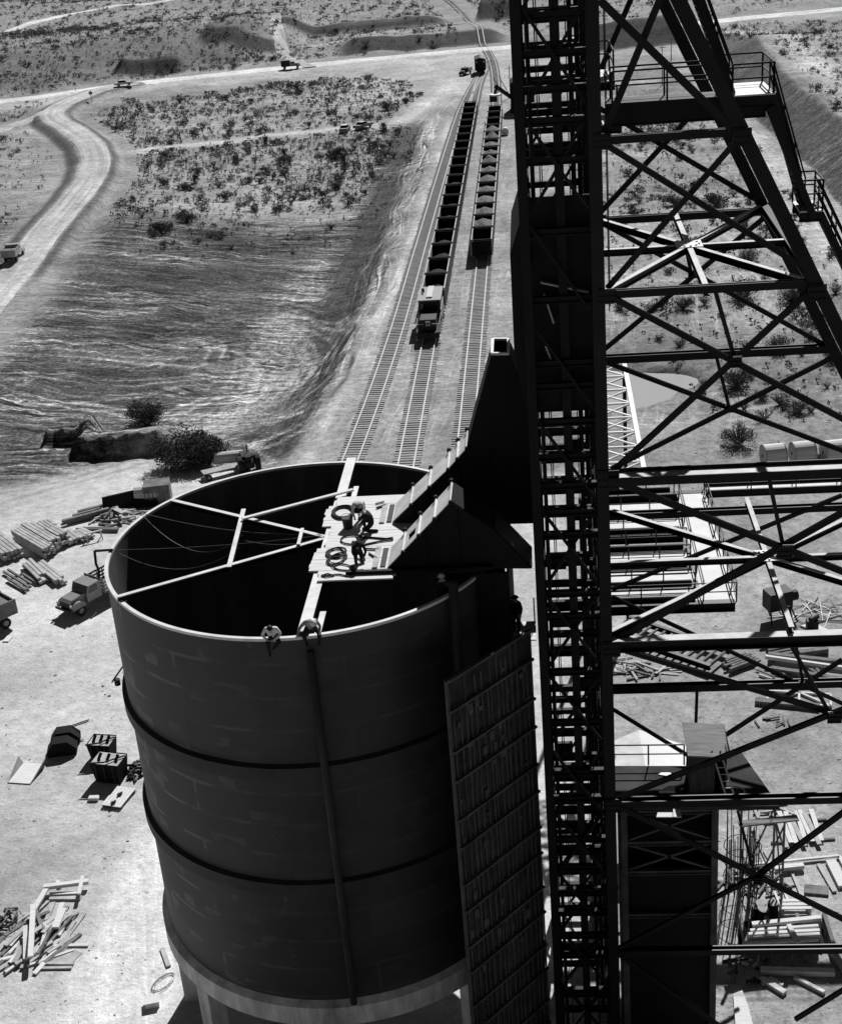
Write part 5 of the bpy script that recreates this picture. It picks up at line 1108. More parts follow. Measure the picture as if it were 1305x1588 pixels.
for i, (a, b, lb) in enumerate([((620, 238), (690, 215), 'dark short bar beside the far hood'), ((612, 205), (680, 188), 'thin pale bar beside the far hood'), ((540, 555), (640, 560), 'thin rod right of the kneeling worker'), ((560, 590), (625, 630), 'bent short rod near the near slot cover')]):
    pa, pb = onz(*zdk(*a), ZK+.05), onz(*zdk(*b), ZK+.05); mb = MB(); mb.beam(pa, pb, .09 if i < 1 else .05, .06); tag(mb.build('bar', M['paint_dk'] if i != 1 else M['timber'], None, tuple(pa)), lb+' on the deck', 'bar')
def catenary(a, b, sag, n=14): return [tuple(np.array(a)+(np.array(b)-np.array(a))*t-np.array([0, 0, 4*sag*t*(1-t)])) for t in np.linspace(0, 1, n)]
rimz = SZ1+.05
for a, b, sag, lb in [((222, 796), (500, 828), .35, 'long slack cable from the far left rim to the deck'), ((165, 853), (500, 830), .15, 'taut cable from the leftmost rim to the deck'), ((222, 800), (376, 830), 1.3, 'deep hanging cable loop from the rim to the cross tie'), ((185, 858), (370, 850), .9, 'low hanging cable crossing the dark bin mouth'), ((380, 838), (500, 832), .3, 'short cable between the cross tie and the deck')]:
    cable(catenary(onz(*a, rimz), onz(*b, 25.75), sag), lb, .014, 'paint_md', group='cables over the bin mouth')
q = onz(165, 855, SZ1); cable([(q[0]+.3, q[1], SZ1+.06), (q[0]-.5, q[1]-.05, SZ1+.06), (q[0]-.55, q[1]-.05, SZ1-.6), (q[0]-.5, q[1], SZ1-.9), (q[0]-.55, q[1], SZ1-1.3)], 'hooked hose hanging outside the left rim of the bin', .06, 'cloth_dk', 'hose', 'hose')
q = onz(222, 800, 0)
rg_ = empty('rigging_block', tuple(ony(187, 1040, 55.0)), 0, 'small hanging block and bar on the left flank of the bin', 'rigging')
lz = ony(187, 1040, 55); MB().beam((-.5, 0, -.6), (.25, 0, .35), .07, .07).build('bar', M['paint_dk'], rg_); MB().cyl((-.25, 0, -.75), (-.25, 0, -.45), .14, 10).build('block', M['paint_dk'], rg_); mb = MB(); mb.tube([(.2, 0, .3), (.3, 0, -.3), (.45, 0, -1.2)], .03, 5); mb.build('chain', M['paint_dk'], rg_)

# ------------------------------------------------------------------ yard: timber, forms, scrap
def stack(a, b, nw, nl, bw, bh, label, m='timber', group='timber stacks in the left yard', name='timber_stack', gap=.05, jl=.3, lift=.12):
    p, q = Gp(*a), Gp(*b); d = q-p; d[2] = 0; L = np.linalg.norm(d); d = d/L; n_ = np.array([-d[1], d[0], 0]); c = (p+q)/2; r = empty(name, tuple(c), 0, label, 'timber', group)
    for s in (-.3, .3): mb = MB(); e0 = d*L*s; mb.beam(e0-n_*nw*bw*.55+np.array([0, 0, lift/2]), e0+n_*nw*bw*.55+np.array([0, 0, lift/2]), .12, lift); mb.build('bearer', M['timber_dk'], r)
    for k in range(nl):
        for i in range(nw):
            o = n_*(i-(nw-1)/2)*(bw+gap)+np.array([0, 0, lift+bh*(k+.5)+.003*k]); j0, j1 = rnd.uniform(-jl, jl), rnd.uniform(-jl, jl)
            mb = MB(); mb.beam(o-d*(L/2+j0), o+d*(L/2+j1), bw*rnd.uniform(.86, 1.0), bh-.01); mb.build('board', M[rnd.choice((m, m, 'timber2')) if m == 'timber' else m], r)
    return r
stack((-40, 820), (22, 868), 5, 3, .32, .26, 'broad timber stack at the left edge of the yard')
stack((30, 836), (78, 864), 4, 4, .26, .24, 'long low timber stack, leftmost of the row beside the yard track')
stack((46, 829), (90, 855), 3, 4, .3, .26, 'long timber stack, second from left in the row')
stack((70, 824), (84, 833), 4, 4, .25, .24, 'short timber stack behind the long stacks'); stack((82, 836), (103, 848), 3, 4, .3, .28, 'short thick timber stack right of the long stacks')
stack((104, 832), (118, 843), 5, 2, .3, .2, 'low spread stack of planks in the row'); stack((120, 830), (138, 838), 4, 2, .3, .2, 'rightmost low stack of planks beside the sawhorse')
stack((45, 880), (68, 902), 3, 2, .3, .22, 'short stack of planks in front of the long timber row', jl=.5); stack((62, 880), (95, 906), 3, 2, .28, .22, 'narrow stack of long planks left of the stake truck', jl=.4)
stack((24, 890), (54, 908), 6, 1, .2, .2, 'scattered dark posts lying left of the narrow plank stack', 'timber_dk', gap=.22, jl=1.0)
stack((112, 808), (165, 795), 3, 2, .4, .25, 'pair of dark long beams at the far edge of the yard', 'timber_dk', gap=.15, jl=1.0)
stack((128, 823), (190, 824), 2, 1, .2, .2, 'long thin beam lying right of the timber row', 'timber_dk', jl=.6)
def jumble(c, rx, ry, n, L, label, name='scrap_pile', seed=1, m=('timber', 'timber_dk'), bw=.2, bh=.08, zmax=.9, cat='scrap pile', bias=None, group=None):
    rg = random.Random(seed); p0 = Gp(*c); r = empty(name, tuple(p0), 0, label, cat, group)
    for k in range(n):
        a = rg.uniform(0, math.pi) if bias is None else bias+rg.gauss(0, .35); t = rg.uniform(0, 2*math.pi); f = math.sqrt(rg.random()); x, y = rx*f*math.cos(t), ry*f*math.sin(t); l = rg.uniform(.4, 1)*L/2; zc = .06+zmax*(1-f)*rg.random(); tl = rg.uniform(-.15, .15)*min(1, zc*2)
        d = Vector((math.cos(a), math.sin(a), tl)); mb = MB(); mb.beam(Vector((x, y, zc))-d*l, Vector((x, y, zc))+d*l, bw*rg.uniform(.6, 1.4), bh*rg.uniform(.7, 1.6)); mb.build('board', M[rg.choice(m)], r)
    return r
jumble((186, 803), 2.6, 1.9, 46, 2.8, 'tangled heap of broken boards at the left foot of the far bin rim', seed=2)
jumble((60, 1455), 2.0, 2.3, 55, 2.6, 'large heap of broken planks at the lower left of the yard', seed=3, m=('timber', 'plank', 'timber', 'timber_dk'), bw=.22, zmax=.7, bias=1.2)
jumble((12, 1435), .9, 1.4, 40, .9, 'dark heap of short scrap left of the plank heap', seed=4, m=('paint_dk', 'timber_dk'), bw=.08, zmax=.5)
jumble((214, 1195), .7, 1.0, 36, 1.1, 'small heap of dark bent forms beside the bin wall', seed=5, m=('paint_dk', 'timber_dk', 'carend'), bw=.09, zmax=.7)
def board(a, b, w, h, label, m='plank', z=0.0, group=None, cat='board', name='board'):
    p, q = Gp(*a), Gp(*b); mb = MB(); up_ = np.array([0, 0, z+h/2+.01]); mb.beam(p+up_, q+up_, w, h); return tag(mb.build(name, M[m], None, tuple(p)), label, cat, group)
GB = 'loose boards around the plank heap'
board((70, 1385), (140, 1376), .28, .22, 'long pale beam lying across the top of the lower left plank heap', z=.3, group=GB); board((78, 1390), (126, 1388), .2, .1, 'pale plank just below the long beam in the lower left', z=.1, group=GB); board((78, 1394), (126, 1394), .3, .12, 'second plank below the long beam in the lower left', 'timber', group=GB)
board((90, 1367), (93, 1378), .2, .12, 'short upright looking board above the long beam, left one', group=GB); board((131, 1370), (125, 1398), .2, .12, 'board crossing the right end of the long beam', z=.45, group=GB)
board((74, 1388), (55, 1420), .3, .12, 'plank leading down from the left end of the long beam', z=.35, group=GB); board((56, 1420), (52, 1502), .28, .14, 'long plank lying down the middle of the plank heap', z=.7, group=GB)
board((80, 1468), (138, 1467), .18, .1, 'thin pale plank right of the plank heap', group=GB); board((60, 1495), (115, 1496), .16, .1, 'grey plank at the lower right of the heap', 'timber', group=GB); board((62, 1503), (112, 1502), .16, .1, 'lowest grey plank at the right of the heap', 'timber', group=GB)
board((100, 1418), (88, 1448), .4, .16, 'broad pale plank on the right side of the heap', z=.3, group=GB); board((107, 1428), (93, 1455), .16, .12, 'narrow pale plank at the right rim of the heap', z=.1, group=GB); board((82, 1455), (62, 1492), .15, .1, 'dark thin plank slanting out of the heap', 'timber_dk', z=.5, group=GB)
mb = MB(); P = [Gp(*q) for q in [(75, 1494), (112, 1494), (128, 1478), (112, 1472), (86, 1474)]]; mb.prism([p_+np.array([0, 0, .01]) for p_ in P], (0, 0, .03)); tag(mb.build('plywood_sheet', M['timber'], None, tuple(P[0])), 'pale weathered sheet lying right of the plank heap', 'sheet')
board((9, 996), (17, 987), .5, .08, 'small pale board alone on the bright yard', group=None); board((252, 1472), (262, 1500), .25, .1, 'grey board under the left side of the concrete ring', 'timber')
bx = Gp(237, 1558); b_ = empty('crate', tuple(bx), R(15), 'small open crate on the ground beside the bin shadow', 'crate'); MB().b2(-.35, .35, -.3, .3, 0, .35).build('box', M['plank'], b_); MB().b2(-.38, .38, -.33, .33, .35, .39).build('lid', M['plank'], b_)
coil([(248, 1530), (264, 1518), (252, 1537)], 0.0, .012, 'loose wire coil lying on the ground by the bin shadow', 4, 'paint_md', seed=9, spread=.5)['group'] = 'coils on the ground'
# steel form boxes with handles
def form_box(u, v, rz, label, w=2.0, d=1.5, h=1.3, op=True):
    r = empty('form_box', tuple(Gp(u, v)), rz, label, 'form box', 'steel form boxes in the yard'); f = 1.0; b = .82
    def wl(x0, x1, y0, y1): pass
    mb = MB(); bt = [(-w/2*b, -d/2*b), (w/2*b, -d/2*b), (w/2*b, d/2*b), (-w/2*b, d/2*b)]; tp = [(-w/2, -d/2), (w/2, -d/2), (w/2, d/2), (-w/2, d/2)]
    for i in range(4):
        j = (i+1) % 4; mb.add([(bt[i][0], bt[i][1], 0), (bt[j][0], bt[j][1], 0), (tp[j][0], tp[j][1], h), (tp[i][0], tp[i][1], h)], [(0, 1, 2, 3)])
    mb.build('shell', M['carend'], r, fixn=False)
    MB().b2(-w/2*.95, w/2*.95, -d/2*.95, d/2*.95, h-.12, h-.05).build('fill', M['timber'], r)
    for x in (-w*.3, 0, w*.3): MB().cyl((x, -.2, h-.05), (x+.1, .1, h+.3), .1, 8).build('handle', M['rubber'], r)
    mb = MB(); mb.tube([(-w/2, -d/2-.1, h+.05), (0, -d/2+.1, h+.1), (w/2, d/2-.3, h+.05)], .05, 6); mb.build('carrying_bar', M['paint_dk'], r)
    for x in (-w*.3, 0, w*.3): MB().b2(x-.04, x+.04, -d/2-.06, -d/2+.02, .1, h-.1).build('rib', M['paint_dk'], r)
    return r
form_box(162, 1172, R(-8), 'far form box of the overlapping pair with bent carrying bar', 1.6, 1.3, 1.25); form_box(174, 1206, R(-12), 'near form box of the overlapping pair casting a large shadow', 2.0, 1.4, 1.5)
def hopper(u, v, rz, label, bars):
    r = empty('tipped_hopper', tuple(Gp(u, v)), rz, label, 'hopper', 'tipped hoppers in the yard')
    mb = MB(); mb.prism([(-.95, -.5, 0), (.95, -.5, 0), (1.0, -.5, .45), (.45, -.5, 1.0), (-.5, -.5, 1.0), (-.95, -.5, .4)], (0, .9, 0)); mb.build('body', M['carend'], r)
    if bars:
        for y in (.1, .3): MB().cyl((.3, y, .95), (1.6, y+.6, .9), .04, 6).build('bar', M['paint_dk'], r)
    return r
hopper(103, 1150, R(12), 'far black tipped hopper with two bars sticking out', True); hopper(98, 1166, R(12), 'near black tipped hopper with a shadow in front', False)
ch_ = empty('sheet_channel', tuple(Gp(42, 1200)), R(-8), 'pale U shaped sheet channel lying open on the yard', 'channel'); MB().b2(-.75, .75, -1.1, 1.1, .02, .07).build('floor_plate', M['plank'], ch_)
for s in (-1, 1): MB().prism([(s*.75, -1.15, .03), (s*.75, 1.1, .03), (s*.95, 1.0, .6)], (s*.05, 0, 0)).build('side_plate', M['carside'] if s < 0 else M['timber_dk'], ch_)
pl_ = empty('pallet', tuple(Gp(185, 1240)), R(-14), 'pale flat board pallet on bearers with small tools on top', 'pallet')
for k in range(6): MB().b2(-.66+k*.225, -.66+k*.225+.21, -1.0, 1.0, .2, .25).build('board', M['plank'], pl_)
for y in (-.8, .8): MB().b2(-.7, .7, y-.08, y+.08, 0, .2).build('bearer', M['timber_dk'], pl_)
for (u, v, n_, lb) in [(186, 1233, 'tool', 'small dark tool on the pale pallet, larger one'), (176, 1246, 'tool', 'small dark tool near the corner of the pallet')]:
    p = onz(u, v, .26); mb = MB(); mb.cyl((p[0]-.1, p[1]-.15, .33), (p[0]+.1, p[1]+.2, .33), .07, 8); mb.box((p[0], p[1], .36), (.25, .1, .12), .5); tag(mb.build(n_, M['paint_dk'], None, tuple(p)), lb, 'tool')
sa = MB(); sa.box((0, 0, .12), (.7, .45, .22)); o = sa.build('cement_sack', M['shirt_lt']); bm_ = o.modifiers.new('b', 'BEVEL'); bm_.width = .1; bm_.segments = 3; o.location = tuple(Gp(146, 1240)); tag(o, 'pale cement sack lying left of the pallet', 'sack')
shs = empty('sawhorse', tuple(Gp(147, 838)), R(30), 'small pale sawhorse at the right end of the timber row', 'sawhorse'); MB().b2(-.8, .8, -.06, .06, .75, .85).build('top_beam', M['plank'], shs)
for x in (-.65, .65):
    for s in (-1, 1): MB().beam((x, 0, .76), (x, s*.35, 0), .08, .06).build('leg', M['plank'], shs)
# compressor, ribbed box and big dark panel near the far left rim
cp = empty('compressor', tuple(Gp(230, 780)), R(10), 'white topped compressor drum standing by the far left rim of the bin', 'compressor'); MB().cyl((-1.1, 0, 1.0), (1.1, 0, 1.0), .75, 14).build('drum', M['paint_lt'], cp); MB().b2(-1.0, 1.0, -.6, .6, .3, .5).build('frame', M['paint_dk'], cp)
for x in (-.7, .7):
    for y in (-.7, .7): MB().cyl((x, y-.1, .35), (x, y+.1, .35), .35, 10).build('wheel', M['rubber'], cp)
rb_ = empty('ribbed_box', tuple(Gp(247, 777)), R(10), 'ribbed grey bin standing right of the white compressor', 'bin'); MB().b2(-1.2, 1.2, -.9, .9, 0, 1.9).build('body', M['timber_dk'], rb_)
for x in np.linspace(-1.1, 1.1, 7): MB().b2(x-.05, x+.05, -.97, -.9, .1, 1.85).build('rib', M['timber_dk'], rb_)
dp = empty('propped_sheet', tuple(Gp(200, 788)), R(22), 'long dark panel propped on edge left of the compressor', 'sheet'); mb = MB(); mb.prism([(-2.4, -.9, 0), (2.4, -.9, 0), (2.6, .4, 1.5), (-2.2, .4, 1.3)], (0, .12, .06)); mb.build('sheet', M['carend'], dp)
for x in (-1.5, 1.5): MB().beam((x, .5, 1.35), (x, 1.3, 0), .1, .1).build('prop', M['timber_dk'], dp)
# tractor with flatbed and white tank beyond the bin
tr_ = empty('tractor', tuple(Gp(386, 728)), R(20), 'dark wheeled tractor coupled to a flatbed behind the far rim of the bin', 'tractor')
MB().prism([(-.5, 0, .6), (-.5, 1.9, .6), (-.5, 1.9, 1.3), (-.5, 0, 1.4)], (1, 0, 0)).build('hood', M['paint_dk'], tr_); MB().b2(-.5, .5, -1.0, 0, .5, 1.1).build('body', M['paint_dk'], tr_); MB().b2(-.3, .3, -.8, -.2, 1.1, 1.6).build('seat', M['rubber'], tr_); MB().cyl((.2, 1.2, 1.35), (.2, 1.2, 2.2), .06, 6).build('exhaust', M['paint_dk'], tr_)
for x in (-.85, .85): wheel(tr_, x, -.6, .85, .4); wheel(tr_, x*.8, 1.5, .45, .25)
fb = empty('flatbed_trailer', tuple(Gp(352, 735)), R(-62), 'flatbed trailer with a grey bed standing behind the far rim', 'trailer'); fb.scale = (.7, .7, .7); MB().b2(-.8, .8, -3.4, 3.0, .9, 1.05).build('bed', M['timber2'], fb)
for x in (-.9, .9):
    for y in (-2.8, 2.4): wheel(fb, x, y, .45, .3)
MB().b2(-.06, .06, 3.4, 4.6, .7, .85).build('tow_bar', M['paint_dk'], fb)
p = Gp(357, 722); mb = MB(); mb.cyl((-1.4, 0, .9), (1.4, 0, .9), .6, 14); o = mb.build('tank', M['paint_lt']); o.location = tuple(p); o.rotation_euler[2] = R(8); tag(o, 'white cylindrical tank standing beyond the flatbed trailer', 'tank')
# cable reels
M['reel'] = mat('reel_lagging', .58, .85, .15, .25, 1.0, .2, stretch=(.3, 4, 4))
for i, (u, v) in enumerate([(1198, 722), (1243, 718), (1291, 716)]):
    p = onz(u, v); r = empty('cable_reel', (p[0], p[1], 0), R(9), ['leftmost of three big wooden cable reels right of the headframe', 'middle of three big wooden cable reels with a dark hub', 'rightmost of three big cable reels, cut by the photo edge'][i], 'cable reel', 'big cable reels')
    MB().cyl((-.9, 0, 1.05), (.9, 0, 1.05), 1.02, 28).build('lagging', M['reel'], r, smooth=False)
    for s in (-1, 1): f = MB().cyl((s*.9, 0, 1.05), (s*.99, 0, 1.05), 1.07, 28).build('flange', M['timber'], r); MB().cyl((s*.99, 0, 1.05), (s*1.02, 0, 1.05), .16, 12).build('hub', M['paint_dk'], f)
    if i: 
        MB().box((1.3, -.4, .5), (.35, .5, 1.0)).build('chock', M['timber_dk'], r)
# right-hand yard
GR = 'timber in the right yard'
stack((1128, 1038), (1166, 1024), 5, 2, .2, .16, 'small pile of dark boards left in the upper right yard', 'timber_dk', GR, gap=.06)
stack((1190, 1016), (1232, 1008), 6, 1, .2, .2, 'row of dark posts in the upper right yard', 'timber_dk', GR, gap=.18)
board((1186, 1031), (1330, 1052), .22, .25, 'long pale pipe-like beam across the upper right yard', z=.5, group=GR); board((1190, 1024), (1320, 1038), .35, .4, 'thick dark beam behind the long pale beam', 'timber_dk', z=.2, group=GR); board((1195, 1042), (1310, 1060), .35, .4, 'thick dark beam in front of the long pale beam', 'timber_dk', group=GR)
board((1238, 1018), (1282, 1012), .4, .4, 'short thick dark log right of the row of posts', 'timber_dk', group=GR); board((1170, 1090), (1270, 1100), .5, .3, 'dark heavy beam lying below the white frame', 'timber_dk', group=GR)
jumble((1225, 1050), 2.4, 1.1, 20, 1.6, 'scatter of short offcuts among the long beams', seed=12, bw=.14, zmax=.3)
wf = empty('white_frame', tuple(Gp(1238, 1085)), R(-10), 'pale braced timber frame lying flat in the right yard', 'frame')
for a, b in [((-2, -.7), (2, -.7)), ((-2, .7), (2, .7)), ((-2, -.7), (-2, .7)), ((2, -.7), (2, .7)), ((-2, -.7), (0, .7)), ((0, .7), (2, -.7)), ((0, -.7), (0, .7))]: MB().beam((a[0], a[1], .1), (b[0], b[1], .1), .14, .14).build('member', M['plank'], wf)
gen = empty('pump_set', tuple(Gp(1204, 958)), R(20), 'dark pump on tripod legs in the upper right yard', 'pump'); MB().b2(-.9, .9, -.6, .6, .9, 2.3).build('housing', M['paint_dk'], gen); MB().cyl((.9, 0, 1.6), (1.5, 0, 1.6), .4, 12).build('motor', M['paint_dk'], gen)
for x, y in ((-.8, -.5), (.8, -.5), (0, .6)): MB().cyl((x, y, .95), (x*1.3, y*2.2, 0), .06, 6).build('leg', M['paint_dk'], gen)
jumble((1262, 952), 2.6, 1.6, 34, 3.0, 'loose spread of thin reinforcing rods beside the pump', 'rod_scatter', 13, ('paint_dk', 'paint_md'), .04, .04, .12, 'rods')
mb = MB(); P = [Gp(*q) for q in [(1240, 972), (1262, 968), (1290, 982), (1276, 988)]]; vs_ = []
mb.prism([p_+np.array([0, 0, .02]) for p_ in P], (0, 0, .12)); tag(mb.build('tarpaulin', M['plank'], None, tuple(P[0])), 'pale tarpaulin spread on the ground in the upper right yard', 'tarpaulin')
p = Gp(1258, 976); kg = empty('engine', tuple(p), 0, 'small dark engine sitting on the pale tarpaulin', 'engine'); MB().b2(-.4, .4, -.3, .3, .14, .8).build('block', M['paint_dk'], kg); MB().cyl((-.2, -.32, .95), (.4, .2, .95), .18, 10).build('cylinder', M['paint_dk'], kg)
rk = empty('beam_rack', tuple(Gp(1035, 1005)), R(-38), 'ladder-like rack of steel beams lying under the work platform', 'rack')
for y in (-1.3, 1.3): MB().ibeam((-4.2, y, .5), (4.2, y, .5), .3, .4, .05).build('side_beam', M['steel'], rk)
for x in np.linspace(-4, 4, 14): MB().beam((x, -1.2, .55), (x, 1.2, .55), .16, .12).build('rung', M['timber_dk'], rk)
jumble((1000, 1040), 2.2, 1.2, 22, 1.8, 'scatter of boards and rods left of the beam rack', seed=14, bw=.14, zmax=.25)
jumble((960, 1030), 1.0, 1.4, 12, 3.0, 'few thin rods lying beside the tower post', 'rod_scatter', 15, ('paint_dk', 'timber'), .06, .05, .1, 'rods')
def plank_pile():
    r = empty('plank_pile', tuple(Gp(1238, 1290)), R(4), 'pile of wide pale planks lying side by side right of the bin', 'planks')
    for k in range(8): MB().box((-1.0+k*.29+rnd.uniform(-.03, .03), rnd.uniform(-.35, .35), .16+rnd.uniform(0, .1)), (.27, 2.9, .05), rnd.uniform(-.06, .06)).build('plank', M['plank'] if k % 3 else M['timber'], r)
    for y in (-.9, .9): MB().b2(-1.8, 1.8, y-.08, y+.08, 0, .12).build('bearer', M['timber_dk'], r)
plank_pile()
for a, b, w, h, z, lb, m in [((1160, 1345), (1300, 1331), .14, .12, .1, 'long thin plank above the timber rack', 'plank'), ((1200, 1353), (1245, 1348), .3, .25, .1, 'short thick pale beam above the rack', 'plank'), ((1300, 1330), (1330, 1385), .2, .15, 0, 'plank at the right edge of the lower yard', 'plank'), ((1287, 1338), (1307, 1378), .55, .2, 0, 'wide double plank near the right edge', 'plank'), ((1268, 1342), (1293, 1385), .22, .12, 0, 'narrow slatted plank left of the wide double plank', 'timber'),
        ((1246, 1380), (1284, 1384), .7, .12, 0, 'dark square panel lying in the lower yard', 'timber_dk'), ((1228, 1358), (1242, 1392), .14, .12, 0, 'thin batten left of the dark panel, right one', 'timber'), ((1213, 1378), (1222, 1402), .12, .1, 0, 'thin batten left of the dark panel, middle one', 'plank'), ((1200, 1385), (1210, 1408), .12, .1, 0, 'thin batten left of the dark panel, left one', 'plank'),
        ((1178, 1509), (1293, 1512), .32, .3, 0, 'long heavy pale beam below the timber rack', 'plank'), ((1180, 1520), (1216, 1543), .3, .2, 0, 'short pale plank below the heavy beam, leftmost', 'plank'), ((1192, 1519), (1213, 1530), .18, .15, 0, 'small plank just under the heavy beam', 'plank'), ((1231, 1518), (1277, 1542), .2, .18, 0, 'slanting pale plank below the heavy beam, rightmost', 'plank'), ((1276, 1434), (1290, 1470), .22, .2, 0, 'plank standing off the right end of the rack', 'timber'), ((1290, 1480), (1310, 1512), .3, .3, 0, 'thick plank below the right end of the rack', 'timber')]:
    board(a, b, w, h, lb, m, z, GR)
rk2 = empty('timber_rack', tuple(Gp(1222, 1455)), R(1), 'rack of long pale beams lying over a dark pit in the lower right yard', 'timber rack'); o2 = np.array(rk2.location)
for (u0, v0, u1, v1, w) in [(1165, 1433, 1272, 1424, .26), (1162, 1443, 1268, 1437, .16), (1158, 1449, 1270, 1444, .18), (1158, 1456, 1270, 1450, .18), (1150, 1463, 1268, 1457, .18)]:
    a, b = onz(u0, v0, .8)-o2, onz(u1, v1, .8)-o2; MB().beam(a, b, w, .18).build('beam', M['plank'], rk2)
MB().beam(onz(1222, 1434, 1.0)-o2, onz(1236, 1462, 1.0)-o2, .24, .1).build('cross_board', M['plank'], rk2)
for u in (1196, 1226): MB().beam(onz(u, 1468, .7)-o2, onz(u+3, 1505, .05)-o2, .2, .18).build('prop', M['timber_dk'], rk2)
for x in (-2.3, -1, .6, 2.0): MB().b2(x-.1, x+.1, -1.2, 1.1, 0, .69).build('bearer', M['timber_dk'], rk2)
pit = [onz(*q, .02) for q in [(1140, 1475), (1278, 1463), (1272, 1425), (1150, 1430)]]; mb = MB(); mb.prism(pit, (0, 0, .03)); tag(mb.build('dark_sheet', M['carend'], None, tuple(pit[0])), 'thin dark sheet on the ground beneath the timber rack', 'tarpaulin')  # flat dark sheet standing in for the pit under the rack
for i, (u, v) in enumerate([(1172, 1425), (1197, 1420), (1183, 1430), (1178, 1420)]):
    p = Gp(u, v); d_ = empty('drum', tuple(p), 0, ['pale topped drum behind the timber rack, leftmost', 'pale topped drum behind the rack, rightmost', 'drum behind the rack, nearest the rack', 'drum behind the rack, between the others'][i], 'drum', 'drums behind the rack'); MB().cyl((0, 0, 0), (0, 0, .85), .29, 14).build('body', M['paint_dk'], d_); MB().cyl((0, 0, .85), (0, 0, .88), .27, 14).build('lid', M['timber2'], d_)
tb = empty('bench', tuple(Gp(1232, 1412)), 0, 'low pale slatted bench behind the timber rack', 'bench')
for k in range(3): MB().b2(-.8, .8, -.4+k*.3, -.4+k*.3+.2, .4, .45).build('slat', M['plank'], tb)
for x in (-.7, .7): MB().b2(x-.06, x+.06, -.4, .4, 0, .4).build('leg', M['plank'], tb)
jumble((1015, 945), 1.8, 1.0, 16, 1.6, 'few boards and rods lying below the work platform edge', seed=31, m=('timber', 'timber_dk', 'paint_dk'), bw=.1, zmax=.2)
jumble((1195, 1120), 1.2, .6, 9, 1.0, 'small dark scrap heap right of the hut on open ground', seed=32, m=('timber_dk', 'paint_dk'), bw=.12, zmax=.25)
jumble((1195, 1255), 1.2, .6, 10, 1.4, 'few dark bars lying right of the dark bin deck', seed=34, m=('timber_dk', 'timber'), bw=.12, zmax=.25)
rc = empty('rebar_cage', tuple(Gp(1150, 1385)), 0, 'tangle of upright reinforcing rods beside the crusher bin', 'rods'); rg4 = random.Random(21)
for k in range(26): x, y = rg4.uniform(-.9, .9), rg4.uniform(-.8, 1.2); MB().cyl((x, y, 0), (x+rg4.uniform(-.1, .1), y+rg4.uniform(-.1, .1), rg4.uniform(2.5, 5.5)), .028, 5).build('rod', M['paint_dk'], rc)
for z in (1, 2, 3): MB().tube([(1.0*math.cos(a), .2+1.0*math.sin(a), z) for a in np.linspace(0, 6.28, 13)], .025, 4).build('hoop', M['paint_dk'], rc)
sc_ = empty('scaffold_tower', tuple(Gp(1178, 1390)), R(8), 'braced timber scaffold with a broad top board right of the crusher bin', 'scaffold')
for x in (-.9, .9):
    for y in (-.8, .8): MB().beam((x, y, 0), (x, y, 5.5), .1, .1, up=(0, 1, 0)).build('post', M['timber_dk'], sc_)
for a, b in (((-.9, -.8, .4), (.9, -.8, 5.2)), ((.9, -.8, .4), (-.9, -.8, 5.2)), ((-.9, .8, .4), (.9, .8, 5.2)), ((.9, -.8, .5), (.9, .8, 5)), ((-.9, -.8, 2.7), (.9, -.8, 2.7))): MB().beam(a, b, .07, .07).build('brace', M['timber_dk'], sc_)
MB().b2(-1.5, 1.6, -1.0, -.55, 5.51, 5.6).build('top_board', M['hutroof'], sc_); MB().b2(-1.2, 1.4, .3, .8, 5.51, 5.58).build('top_board', M['hutroof'], sc_)
jumble((1170, 1360), 2.0, 2.0, 46, 1.3, 'litter of scrap and rods around the scaffold foot', seed=22, m=('timber_dk', 'paint_dk', 'timber'), bw=.1, zmax=.4)
jumble((1155, 1500), 1.0, 1.4, 22, .9, 'small litter of scrap at the foot of the crusher bin', seed=23, m=('timber_dk', 'plank', 'paint_dk'), bw=.1, zmax=.3)
mb = MB(); P = [Gp(*q) for q in [(1136, 1545), (1150, 1540), (1160, 1565), (1168, 1600), (1140, 1600)]]; mb.prism(P, (0, 0, .18)); tag(mb.build('concrete_pad', M['plank'], None, tuple(P[0])), 'pale rounded concrete pad at the bottom right of the crusher bin', 'pad')
# far poles, sign posts
for i, (u, v, hgt, lb) in enumerate([(1026, 132, 9, 'tall thin pole beyond the headframe, left one'), (1040, 95, 6, 'shorter thin pole beyond the headframe, right one'), (791, 150, 7, 'thin pole standing at the loading shovel')]):
    p = Gp(u, v); r = empty('utility_pole', tuple(p), 0, lb, 'pole', 'thin poles in the distance'); MB().cyl((0, 0, 0), (0, 0, hgt), .12, 8, .09).build('mast', M['timber_dk'], r); MB().b2(-.9, .9, -.06, .06, hgt-.6, hgt-.48).build('crossarm', M['timber_dk'], r)
for i, (u, v, lb) in enumerate([(143, 158, 'small road sign beside the haul road junction'), (118, 143, 'small road sign beside the highway, left of the junction')]):
    p = Gp(u, v); r = empty('road_sign', tuple(p), 0, lb, 'sign'); MB().cyl((0, 0, 0), (0, 0, 2.2), .06, 6).build('post', M['timber_dk'], r); MB().box((0, -.08, 2.3), (.9, .04, .9), 0, 0, Matrix.Rotation(R(45), 3, 'Y')).build('sign_plate', M['paint_md'], r)
